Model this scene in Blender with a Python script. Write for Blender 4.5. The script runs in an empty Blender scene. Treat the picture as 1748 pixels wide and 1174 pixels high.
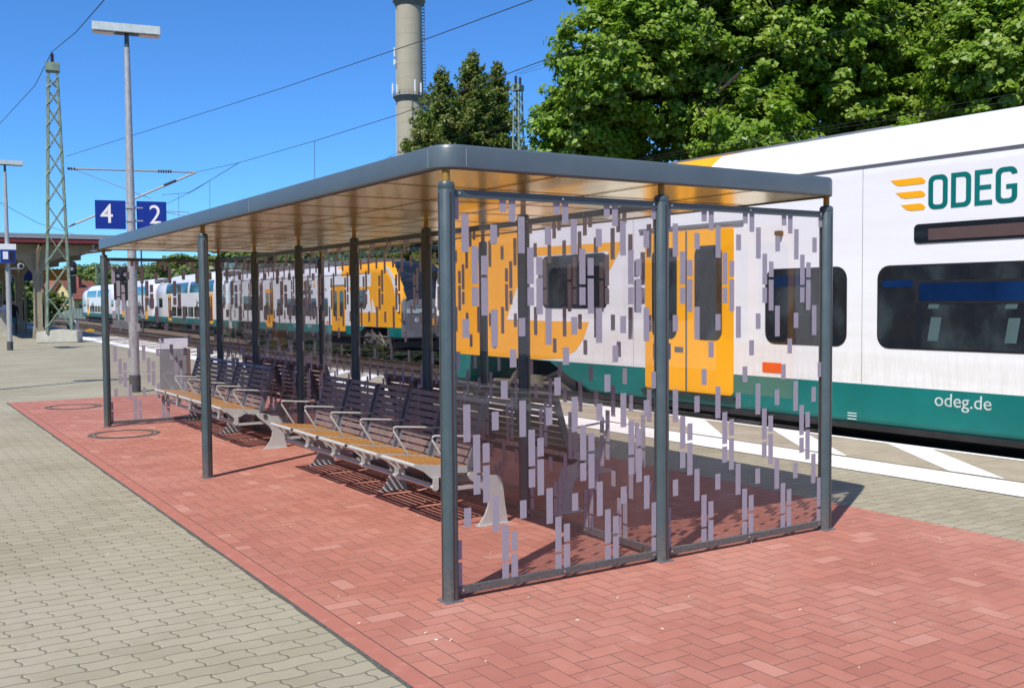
import bpy, bmesh, math, random
import numpy as np
from mathutils import Vector, Matrix, Euler
random.seed(7); rng = np.random.default_rng(11)
R = math.radians
scene = bpy.context.scene
# ---------------------------------------------------------------- camera
CAM = np.array([-2.53918, -4.58809, 1.58327]); YAW, PIT, ROL, FPX = -0.569379, -0.0435677, -0.0077139, 1713.96
_c, _s = math.cos(YAW), math.sin(YAW)
FW = np.array([-_s*math.cos(PIT), _c*math.cos(PIT), math.sin(PIT)]); RT = np.array([_c, _s, 0.]); UP = np.cross(RT, FW)
_cr, _sr = math.cos(ROL), math.sin(ROL)
R2 = _cr*RT + _sr*UP; U2 = -_sr*RT + _cr*UP
cam = bpy.data.objects.new('camera', bpy.data.cameras.new('camera')); scene.collection.objects.link(cam)
cam.data.sensor_width = 36; cam.data.lens = FPX/1748*36; cam.data.clip_end = 6000; cam.data.clip_start = .05
cam.matrix_world = Matrix(((R2[0], U2[0], -FW[0], CAM[0]), (R2[1], U2[1], -FW[1], CAM[1]), (R2[2], U2[2], -FW[2], CAM[2]), (0, 0, 0, 1)))
scene.camera = cam
def ray(u, v): return R2*(u-874)/FPX - U2*(v-587)/FPX + FW
def at(u, v, D): return Vector(CAM + ray(u, v)*D)          # point D metres in front of the camera
# ---------------------------------------------------------------- light
SUN = Vector((-.64, -.38, 1.0)).normalized()
elev = math.asin(SUN.z); azim = math.atan2(SUN.x, SUN.y)
world = bpy.data.worlds.new('World'); scene.world = world; world.use_nodes = True
wn = world.node_tree; wn.nodes.clear()
sky = wn.nodes.new('ShaderNodeTexSky'); sky.sky_type = 'NISHITA'; sky.sun_disc = False
sky.sun_elevation = elev; sky.sun_rotation = azim; sky.air_density = 1.0; sky.dust_density = 0.0; sky.ozone_density = 5.0; sky.altitude = 1500
bg = wn.nodes.new('ShaderNodeBackground'); bg.inputs[1].default_value = .115
wo = wn.nodes.new('ShaderNodeOutputWorld')
hs = wn.nodes.new('ShaderNodeMix'); hs.data_type = 'RGBA'; hs.blend_type = 'MULTIPLY'; hs.inputs[0].default_value = 1; hs.inputs[7].default_value = (.48, .90, 1.30, 1); wn.links.new(sky.outputs[0], hs.inputs[6]); wn.links.new(hs.outputs[2], bg.inputs[0]); wn.links.new(bg.outputs[0], wo.inputs[0])
sd = bpy.data.lights.new('sun', 'SUN'); sd.energy = 4.9; sd.angle = R(.5); sd.color = (1, .95, .87)
so = bpy.data.objects.new('sun', sd); scene.collection.objects.link(so)
so.rotation_euler = SUN.to_track_quat('Z', 'Y').to_euler(); so.location = (-20, -12, 30)
scene.view_settings.view_transform = 'Standard'; scene.view_settings.look = 'None'
scene.view_settings.exposure = 0.22; scene.view_settings.gamma = 1.0
scene.cycles.max_bounces = 10; scene.cycles.transparent_max_bounces = 24
# ---------------------------------------------------------------- helpers
COL = scene.collection
class MB:
    """collects shapes and links them as ONE mesh object"""
    def __init__(s): s.v = []; s.f = []; s.m = []; s.sm = []
    def add(s, vs, fs, mi=0, smooth=False):
        o = len(s.v); s.v += [tuple(map(float, v)) for v in vs]
        for f in fs: s.f.append([i+o for i in f]); s.m.append(mi); s.sm.append(smooth)
        return s
    def box(s, x0, x1, y0, y1, z0, z1, mi=0, M=None):
        vs = [Vector((x, y, z)) for z in (z0, z1) for y in (y0, y1) for x in (x0, x1)]
        if M is not None: vs = [M @ v for v in vs]
        return s.add(vs, [(0, 2, 3, 1), (4, 5, 7, 6), (0, 1, 5, 4), (2, 6, 7, 3), (0, 4, 6, 2), (1, 3, 7, 5)], mi)
    def prism(s, pts, axis, a, b, mi=0, M=None):
        """closed outline extruded along axis from a to b; pts are the two other coordinates in order"""
        n = len(pts); vs = []
        for t in (a, b):
            for p in pts:
                q = {'x': (t, p[0], p[1]), 'y': (p[0], t, p[1]), 'z': (p[0], p[1], t)}[axis]
                vs.append(M @ Vector(q) if M is not None else q)
        fs = [tuple(range(n)), tuple(range(2*n-1, n-1, -1))] + [(i, i+n, (i+1) % n + n, (i+1) % n) for i in range(n)]
        return s.add(vs, fs, mi)
    def tube(s, pts, r, n=10, mi=0, caps=True):
        pts = [Vector(p) for p in pts]; rs = r if isinstance(r, (list, tuple)) else [r]*len(pts)
        vs = []; ref = None
        for i, p in enumerate(pts):
            if i == 0: d = pts[1]-p
            elif i == len(pts)-1: d = p-pts[i-1]
            else: d = (pts[i+1]-p).normalized() + (p-pts[i-1]).normalized()
            d.normalize()
            if ref is None: ref = Vector((0, 0, 1)) if abs(d.z) < .9 else Vector((1, 0, 0))
            a = d.cross(ref).normalized(); b = d.cross(a).normalized()
            for k in range(n):
                t = 2*math.pi*k/n; vs.append(p + a*math.cos(t)*rs[i] + b*math.sin(t)*rs[i])
        fs = []
        for i in range(len(pts)-1):
            for k in range(n): fs.append((i*n+k, i*n+(k+1) % n, (i+1)*n+(k+1) % n, (i+1)*n+k))
        s.add(vs, fs, mi, True)
        if caps: s.add([], []); o = len(s.v)-len(vs); s.f.append([o+k for k in range(n)][::-1]); s.m.append(mi); s.sm.append(False); s.f.append([o+(len(pts)-1)*n+k for k in range(n)]); s.m.append(mi); s.sm.append(False)
        return s
    def lathe(s, prof, cx=0, cy=0, n=24, mi=0):
        vs = [(cx+r*math.cos(2*math.pi*k/n), cy+r*math.sin(2*math.pi*k/n), z) for r, z in prof for k in range(n)]
        fs = [(i*n+k, i*n+(k+1) % n, (i+1)*n+(k+1) % n, (i+1)*n+k) for i in range(len(prof)-1) for k in range(n)]
        s.add(vs, fs, mi, True); o = len(s.v)-len(vs)
        s.f.append([o+k for k in range(n)][::-1]); s.m.append(mi); s.sm.append(False)
        s.f.append([o+(len(prof)-1)*n+k for k in range(n)]); s.m.append(mi); s.sm.append(False)
        return s
    def build(s, name, mats, parent=None, bevel=0, label=None):
        me = bpy.data.meshes.new(name); me.from_pydata(s.v, [], s.f)
        if not isinstance(mats, (list, tuple)): mats = [mats]
        for m in mats: me.materials.append(m)
        me.polygons.foreach_set('material_index', s.m); me.polygons.foreach_set('use_smooth', s.sm)
        smooth = any(s.sm)
        bm = bmesh.new(); bm.from_mesh(me); bmesh.ops.recalc_face_normals(bm, faces=bm.faces[:])
        if bevel: bmesh.ops.bevel(bm, geom=bm.edges[:], offset=bevel, segments=2, affect='EDGES', clamp_overlap=True)
        bm.to_mesh(me); bm.free()
        if smooth: me.set_sharp_from_angle(angle=R(32))
        o = bpy.data.objects.new(name, me); COL.objects.link(o)
        if parent is not None: o.parent = parent
        if label: o['label'] = label
        return o
def tag(o, label, cat, group=None):
    o['label'] = label; o['category'] = cat
    if group: o['group'] = group
    return o
def thing(name, label, cat, loc=(0, 0, 0), rz=0, group=None):
    o = bpy.data.objects.new(name, None); COL.objects.link(o); o.location = loc; o.rotation_euler = (0, 0, rz); o.empty_display_size = .2
    return tag(o, label, cat, group)
def struct(o): o['kind'] = 'structure'; return o
def copy_tree(o, parent=None):
    c = o.copy(); COL.objects.link(c); c.parent = parent
    for ch in [k for k in o.children]: copy_tree(ch, c)
    return c
def big_mesh(name, V, F, mats, parent=None, mi=None):
    """V (n,3) and quads F (m,4) as numpy"""
    me = bpy.data.meshes.new(name); me.vertices.add(len(V)); me.vertices.foreach_set('co', np.asarray(V, np.float32).ravel())
    me.loops.add(F.size); me.loops.foreach_set('vertex_index', F.astype(np.int32).ravel())
    k = F.shape[1]; me.polygons.add(len(F)); me.polygons.foreach_set('loop_start', np.arange(0, F.size, k, dtype=np.int32))
    for m in (mats if isinstance(mats, (list, tuple)) else [mats]): me.materials.append(m)
    if mi is not None: me.polygons.foreach_set('material_index', mi.astype(np.int32))
    me.update(calc_edges=True); me.validate()
    o = bpy.data.objects.new(name, me); COL.objects.link(o)
    if parent is not None: o.parent = parent
    return o
# ---------------------------------------------------------------- node helpers
class X:
    def __init__(s, nt, k): s.nt = nt; s.k = k
    def _m(s, op, *a):
        n = s.nt.nodes.new('ShaderNodeMath'); n.operation = op
        for i, q in enumerate((s,)+a):
            if isinstance(q, X): s.nt.links.new(q.k, n.inputs[i])
            else: n.inputs[i].default_value = q
        return X(s.nt, n.outputs[0])
    def __add__(s, o): return s._m('ADD', o)
    def __sub__(s, o): return s._m('SUBTRACT', o)
    def __mul__(s, o): return s._m('MULTIPLY', o)
    def __truediv__(s, o): return s._m('DIVIDE', o)
    def floor(s): return s._m('FLOOR')
    def frac(s): return s._m('FRACT')
    def mod(s, o): return s._m('FLOORED_MODULO', o)
    def lt(s, o): return s._m('LESS_THAN', o)
    def gt(s, o): return s._m('GREATER_THAN', o)
    def mn(s, o): return s._m('MINIMUM', o)
    def mx(s, o): return s._m('MAXIMUM', o)
    def sin(s): return s._m('SINE')
    def abs(s): return s._m('ABSOLUTE')
    def clamp(s, a, b): return s.mx(a).mn(b)
    def sstep(s, a, b):
        n = s.nt.nodes.new('ShaderNodeMapRange'); n.interpolation_type = 'SMOOTHSTEP'
        s.nt.links.new(s.k, n.inputs[0]); n.inputs[1].default_value = a; n.inputs[2].default_value = b
        return X(s.nt, n.outputs[0])
class NM:
    def __init__(s, name):
        s.m = bpy.data.materials.new(name); s.m.use_nodes = True; s.nt = s.m.node_tree; s.b = s.nt.nodes['Principled BSDF']; s.out = s.nt.nodes['Material Output']
        s.tc = s.nt.nodes.new('ShaderNodeTexCoord')
    def xyz(s, kind='Object'):
        n = s.nt.nodes.new('ShaderNodeSeparateXYZ'); s.nt.links.new(s.tc.outputs[kind], n.inputs[0]); return [X(s.nt, n.outputs[i]) for i in range(3)]
    def comb(s, a, b, c=0.0):
        n = s.nt.nodes.new('ShaderNodeCombineXYZ')
        for i, q in enumerate((a, b, c)):
            if isinstance(q, X): s.nt.links.new(q.k, n.inputs[i])
            else: n.inputs[i].default_value = q
        return n.outputs[0]
    def noise(s, scale, detail=4, rough=.6, vec=None, dist=0):
        n = s.nt.nodes.new('ShaderNodeTexNoise'); n.inputs['Scale'].default_value = scale; n.inputs['Detail'].default_value = detail; n.inputs['Roughness'].default_value = rough; n.inputs['Distortion'].default_value = dist
        s.nt.links.new(vec if vec is not None else s.tc.outputs['Object'], n.inputs['Vector']); return X(s.nt, n.outputs['Fac'])
    def white(s, vec):
        n = s.nt.nodes.new('ShaderNodeTexWhiteNoise'); n.noise_dimensions = '3D'; s.nt.links.new(vec, n.inputs['Vector']); return X(s.nt, n.outputs['Value'])
    def vor(s, scale, feature='F1', vec=None):
        n = s.nt.nodes.new('ShaderNodeTexVoronoi'); n.feature = feature; n.inputs['Scale'].default_value = scale
        s.nt.links.new(vec if vec is not None else s.tc.outputs['Object'], n.inputs['Vector']); return n
    def mix(s, f, a, b, mode='MIX'):
        n = s.nt.nodes.new('ShaderNodeMix'); n.data_type = 'RGBA'; n.blend_type = mode
        if isinstance(f, X): s.nt.links.new(f.k, n.inputs[0])
        else: n.inputs[0].default_value = f
        for i, q in ((6, a), (7, b)):
            if isinstance(q, (tuple, list)): n.inputs[i].default_value = (*q, 1)
            else: s.nt.links.new(q, n.inputs[i])
        return n.outputs[2]
    def col(s, c):
        if isinstance(c, (tuple, list)): s.b.inputs['Base Color'].default_value = (*c, 1)
        else: s.nt.links.new(c, s.b.inputs['Base Color'])
    def rough(s, r):
        if isinstance(r, X): s.nt.links.new(r.k, s.b.inputs['Roughness'])
        else: s.b.inputs['Roughness'].default_value = r
    def bump(s, h, strength=.3, dist=.01):
        n = s.nt.nodes.new('ShaderNodeBump'); n.inputs['Strength'].default_value = strength; n.inputs['Distance'].default_value = dist
        s.nt.links.new(h.k, n.inputs['Height']); s.nt.links.new(n.outputs[0], s.b.inputs['Normal'])
def simple(name, c, rough=.5, metal=0, var=.06, nscale=6, coat=0, bump=0):
    q = NM(name); n = q.noise(nscale, 5, .65); f = n.sstep(.3, .75)
    q.col(q.mix(f, tuple(x*(1-var) for x in c), tuple(min(1, x*(1+var)) for x in c)))
    q.rough((n*.18+(rough-.09)).clamp(0, 1)); q.b.inputs['Metallic'].default_value = metal
    if coat: q.b.inputs['Coat Weight'].default_value = coat; q.b.inputs['Coat Roughness'].default_value = .08
    if bump: q.bump(q.noise(nscale*12, 3), bump, .004)
    return q.m
# ---------------------------------------------------------------- materials
def mat_grey_pavers():
    q = NM('grey_wave_pavers'); x, y, z = q.xyz()
    H = .1125; L = .225
    wob = (x*(2*math.pi/L)).sin().clamp(-.65, .65)*.0105
    v = (y+wob)/H; row = v.floor(); fv = v.frac()
    xo = x + row.mod(2.0)*(L/2)
    zig = ((fv-.5)*(math.pi*2)).sin().clamp(-.75, .75)*.0125
    u = (xo+zig)/L; fu = u.frac()
    dv = fv.mn(fv*-1+1)*H; du = fu.mn(fu*-1+1)*L
    nw = q.noise(40, 3, .6)
    d = dv.mn(du) + (nw-.5)*.004
    joint = d.sstep(.0015, .0055)                                # 0 in joint
    rid = q.white(q.comb(u.floor(), row, 3.0))
    big = q.noise(.55, 5, .6); fine = q.noise(260, 2, .7); mid = q.noise(9, 5, .7)
    c = q.mix(rid, (.27, .24, .160), (.335, .30, .208))
    c = q.mix(big.sstep(.35, .7), c, (.36, .33, .24))
    c = q.mix(mid.sstep(.5, .85)*.55, c, (.2, .185, .14)); vb = q.noise(.16, 5, .7); c = q.mix(vb.sstep(.5, .68)*.35, c, (.20, .185, .13)); c = q.mix(vb.sstep(.45, .3)*.3, c, (.42, .385, .28))
    c = q.mix(fine.sstep(.62, .8)*.4, c, (.42, .4, .33)); c = q.mix(fine.sstep(.42, .2)*.5, c, (.12, .11, .085))
    jn = q.noise(3.5, 4); jd = (joint*-1+1)*(jn.sstep(.25, .6)*.5+.35)
    c = q.mix(jd, c, q.mix(q.noise(1.3, 3).sstep(.58, .7), (.085, .078, .055), (.07, .095, .03)))
    gm = q.vor(3.1); c = q.mix(X(q.nt, gm.outputs['Distance']).lt(.05)*q.noise(.9, 2).gt(.5)*.6, c, (.13, .12, .10))
    q.col(c); q.rough(.9); q.bump(d.sstep(.0, .012)*.8+fine*.12+mid*.2, .7, .006); return q.m
def mat_red_pavers():
    q = NM('red_herringbone_pavers'); x, y, z = q.xyz(); w = .1
    X_, Y_ = x/w, y/w; i, j = X_.floor(), Y_.floor(); fx, fy = X_.frac(), Y_.frac()
    k = (i-j).mod(4.0)
    k0 = k.lt(.5); k1 = k.gt(.5)*k.lt(1.5); k2 = k.gt(1.5)*k.lt(2.5); k3 = k.gt(2.5)
    hor = k0+k1; ver = k2+k3
    lu = hor*(fx+k1) + ver*(fy+k2)           # along 0..2
    lv = hor*fy + ver*fx
    du = lu.mn(lu*-1+2)*w; dv = lv.mn(lv*-1+1)*w
    nw = q.noise(35, 3, .6); d = du.mn(dv)+(nw-.5)*.003
    joint = d.sstep(.0007, .0040)
    rid = q.white(q.comb(i-k1, j-k2, 7.0))
    fine = q.noise(230, 2, .7); mid = q.noise(7, 5, .7); big = q.noise(.8, 5, .65)
    c = q.mix(rid, (.345, .124, .086), (.42, .160, .112))
    c = q.mix(rid.gt(.965)*.3, c, (.54, .31, .25)); c = q.mix(rid.lt(.06)*.3, c, (.34, .12, .09))
    c = q.mix(big.sstep(.42, .72)*.55, c, (.49, .235, .175))
    ef = mid.sstep(.58, .8)*big.sstep(.45, .65); c = q.mix(ef*.6, c, (.58, .36, .31))
    c = q.mix(mid.sstep(.45, .2)*.5, c, (.31, .10, .08))
    sand = q.noise(2.6, 7, .8); c = q.mix(sand.sstep(.52, .72)*.38, c, (.52, .32, .25)); c = q.mix(sand.sstep(.42, .28)*.35, c, (.25, .095, .07)); c = q.mix(fine.sstep(.55, .75)*.4, c, (.62, .36, .29)); c = q.mix(fine.sstep(.45, .2)*.55, c, (.2, .07, .05))
    jn = q.noise(1.7, 4); jd = (joint*-1+1)*(jn.sstep(.34, .6)*.8+.38).mn(1.0)
    c = q.mix(jd, c, (.13, .08, .055))
    spots = q.vor(5.5); sp = X(q.nt, spots.outputs['Distance']).lt(.045)*q.noise(1.1, 2).gt(.55); c = q.mix(sp*.5, c, (.2, .06, .05))
    q.col(c); q.rough(.85); q.bump(d.sstep(0, .006)+fine*.14+mid*.15, .55, .005); return q.m
def mat_red_strip():
    q = NM('red_border_pavers'); x, y, z = q.xyz()
    fy = (y/.2).frac(); d = ((x+.603)*-1).mn(x+.712)+(q.noise(25, 3)-.5)*.006
    rid = q.white(q.comb((y/.2).floor(), 1.0)); n = q.noise(9, 5)
    c = q.mix(n, (.355, .125, .088), (.42, .16, .115)); c = q.mix(n.sstep(.5, .8)*.4, c, (.6, .28, .21))
    c = q.mix((d.sstep(.002, .007)*-1+1)*.75, c, (.09, .06, .045)); q.col(c); q.rough(.85); q.bump(d.sstep(0, .006)+n*.2, .5, .005); return q.m
def mat_white_paint():
    q = NM('worn_white_paint'); n = q.noise(5, 6, .75); f = q.noise(90, 3, .7)
    c = q.mix(n.sstep(.4, .75)*.5, (.82, .82, .80), (.66, .65, .61)); c = q.mix(f.sstep(.66, .74)*n.sstep(.4, .6)*.8, c, (.32, .3, .24))
    q.col(c); q.rough(.8); q.bump(f, .2, .003); return q.m
def mat_edge_slab():
    q = NM('tan_edge_slab'); x, y, z = q.xyz(); n = q.noise(3, 6, .7); f = q.noise(180, 2, .7); fy = (y/1.0).frac()
    c = q.mix(n.sstep(.3, .7), (.30, .255, .18), (.37, .32, .235)); c = q.mix(f.sstep(.6, .8)*.5, c, (.5, .46, .36)); c = q.mix(f.sstep(.4, .2)*.5, c, (.15, .13, .09))
    c = q.mix(fy.lt(.012)*.6, c, (.08, .07, .05)); q.col(c); q.rough(.9); q.bump(f, .4, .004); return q.m
def mat_ballast():
    q = NM('ballast'); v = q.vor(14); n = q.noise(.5, 4); cr = q.nt.nodes.new('ShaderNodeSeparateColor'); q.nt.links.new(v.outputs['Color'], cr.inputs[0])
    rnd = X(q.nt, cr.outputs[0]); c = q.mix(rnd, (.10, .065, .05), (.33, .24, .17)); c = q.mix(n.sstep(.35, .7)*.5, c, (.20, .135, .075))
    d = X(q.nt, v.outputs['Distance']); c = q.mix(d.sstep(.35, .7)*.75, c, (.04, .03, .025))
    q.col(c); q.rough(.95); q.bump(d*-1+1, .9, .04); return q.m
def mat_ground():
    q = NM('grassy_ground'); n = q.noise(.06, 6, .7); f = q.noise(2.2, 5, .8)
    c = q.mix(n.sstep(.35, .65), (.055, .085, .022), (.13, .115, .055)); c = q.mix(f.sstep(.5, .8)*.5, c, (.16, .17, .06)); q.col(c); q.rough(1); q.bump(f, .6, .1); return q.m
def mat_glass():
    q = NM('smoked_safety_glass'); nt = q.nt; nt.nodes.remove(q.b)
    tr = nt.nodes.new('ShaderNodeBsdfTransparent'); tr.inputs[0].default_value = (.95, .935, .94, 1)
    gl = nt.nodes.new('ShaderNodeBsdfGlossy'); gl.inputs[0].default_value = (.9, .92, .95, 1); gl.inputs[1].default_value = .015
    fr = nt.nodes.new('ShaderNodeFresnel'); geo = nt.nodes.new('ShaderNodeNewGeometry'); bf = X(nt, geo.outputs['Backfacing'])*(1/1.38-1.38)+1.38; nt.links.new(bf.k, fr.inputs[0])
    n = q.noise(60, 3, .6); dust = nt.nodes.new('ShaderNodeBsdfDiffuse'); dust.inputs[0].default_value = (.6, .56, .56, 1)
    m1 = nt.nodes.new('ShaderNodeMixShader'); nt.links.new(fr.outputs[0], m1.inputs[0]); nt.links.new(tr.outputs[0], m1.inputs[1]); nt.links.new(gl.outputs[0], m1.inputs[2])
    m2 = nt.nodes.new('ShaderNodeMixShader'); x_, y_, z_ = q.xyz(); sk = q.noise(1.0, 4, .7, q.comb(x_*38, y_*38, z_*1.1)); lo2 = z_.sstep(1.1, .0); big = q.noise(1.6, 4, .6); f = n.sstep(.4, .9)*.010+.002+sk.sstep(.55, .8)*lo2*.06+big.sstep(.5, .75)*.018; nt.links.new(f.k, m2.inputs[0]); nt.links.new(m1.outputs[0], m2.inputs[1]); nt.links.new(dust.outputs[0], m2.inputs[2])
    nt.links.new(m2.outputs[0], q.out.inputs[0]); return q.m
def mat_print():
    q = NM('lilac_screen_print'); nt = q.nt; nt.nodes.remove(q.b)
    n = q.noise(70, 3); di = nt.nodes.new('ShaderNodeBsdfDiffuse'); nt.links.new(q.mix(n.sstep(.3, .7), (.50, .48, .57), (.56, .535, .63)), di.inputs[0])
    tl = nt.nodes.new('ShaderNodeBsdfTranslucent'); tl.inputs[0].default_value = (.52, .49, .49, 1)
    m1 = nt.nodes.new('ShaderNodeMixShader'); m1.inputs[0].default_value = .42; nt.links.new(di.outputs[0], m1.inputs[1]); nt.links.new(tl.outputs[0], m1.inputs[2])
    nt.links.new(m1.outputs[0], q.out.inputs[0]); return q.m
def mat_ceiling():
    q = NM('gold_coated_ceiling'); x, y, z = q.xyz(); n = q.noise(1.1, 4, .6); st = q.noise(9, 3, .6)
    q.col(q.mix(n.sstep(.3, .7), (.90, .68, .21), (.95, .74, .27))); q.b.inputs['Metallic'].default_value = .68; q.rough((st*.05+.17).clamp(0, 1)); return q.m
def mat_leaf(name, a, b, cc, tl=.35):
    q = NM(name); nt = q.nt; n = q.noise(.45, 3); f = q.noise(5, 3, .8)
    c = q.mix(f.sstep(.35, .65), a, b); c = q.mix(n.sstep(.45, .7)*.6, c, cc)
    t = nt.nodes.new('ShaderNodeBsdfTranslucent'); nt.links.new(c, t.inputs[0]); q.col(c); q.rough(.45)
    m = nt.nodes.new('ShaderNodeMixShader'); m.inputs[0].default_value = tl; nt.links.new(q.b.outputs[0], m.inputs[1]); nt.links.new(t.outputs[0], m.inputs[2]); nt.links.new(m.outputs[0], q.out.inputs[0]); return q.m
def mat_concrete_ring():
    q = NM('chimney_concrete'); x, y, z = q.xyz(); n = q.noise(.12, 6, .7); v = q.noise(1.0, 5, .7, q.comb(x*1.2, y*1.2, z*.05))
    fz = (z/3.6).frac(); c = q.mix(n.sstep(.3, .7), (.34, .30, .215), (.41, .36, .265)); c = q.mix(v.sstep(.45, .8)*.5, c, (.30, .28, .22)); c = q.mix(fz.lt(.05)*.5, c, (.22, .2, .16)); c = q.mix(q.white(q.comb((z/3.6).floor(), 0.0))*.3, c, (.36, .33, .26)); q.col(c); q.rough(.95); return q.m
def mat_train_white():
    q = NM('white_train_paint'); x, y, z = q.xyz(); n = q.noise(1.2, 5, .7, q.comb(x, y*.3, z*3)); f = q.noise(30, 3)
    c = q.mix(n.sstep(.4, .8)*.5, (.80, .80, .80), (.70, .69, .66)); c = q.mix(z.sstep(1.9, 1.0)*.25*n.sstep(.3, .6), c, (.62, .58, .5)); g2 = q.noise(6, 5, .75, q.comb(x, y*4, z*.5)); c = q.mix(z.sstep(1.3, .62)*g2.sstep(.35, .7)*.35, c, (.50, .46, .38)); q.col(c); q.rough((f*.12+.28).clamp(0, 1)); q.b.inputs['Coat Weight'].default_value = .15; q.bump(q.noise(.9, 2), .12, .03); return q.m
def mat_window_dark():
    q = NM('dark_train_glass'); x, y, z = q.xyz(); n = q.noise(1.3, 3, .5, q.comb(x, y*2.0, z*1.2)); q.col(q.mix(n.sstep(.45, .7), (.012, .016, .02), (.035, .05, .055))); q.rough(.04); q.bump(q.noise(.7, 1), .05, .03); q.b.inputs['Specular IOR Level'].default_value = .75; q.b.inputs['Coat Weight'].default_value = .4; return q.m
def mat_galv():
    q = NM('galvanised_steel'); n = q.noise(14, 5, .75); v = q.vor(30)
    q.col(q.mix(n.sstep(.3, .7), (.36, .37, .36), (.52, .53, .52))); q.rough(.5); q.b.inputs['Metallic'].default_value = .35; q.bump(n, .1, .003); return q.m
def mat_post():
    q = NM('slate_powder_coat'); x, y, z = q.xyz(); n = q.noise(9, 5, .65); d = q.noise(60, 3, .7); sc = q.vor(26); sp = X(q.nt, sc.outputs['Distance']).lt(.07)*q.noise(5, 2).gt(.52)
    c = q.mix(n.sstep(.3, .75), (.055, .083, .092), (.068, .10, .11)); c = q.mix(z.sstep(.30, .0)*d.sstep(.3, .7)*.5, c, (.24, .17, .14)); c = q.mix(sp*.45, c, (.28, .30, .30)); st2 = q.noise(1, 4, .7, q.comb(x*50, y*50, z*1.5)); c = q.mix(st2.sstep(.6, .8)*.15, c, (.18, .19, .18))
    q.col(c); q.rough((n*.2+.28).clamp(0, 1)); q.bump(d, .06, .002); return q.m
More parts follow.
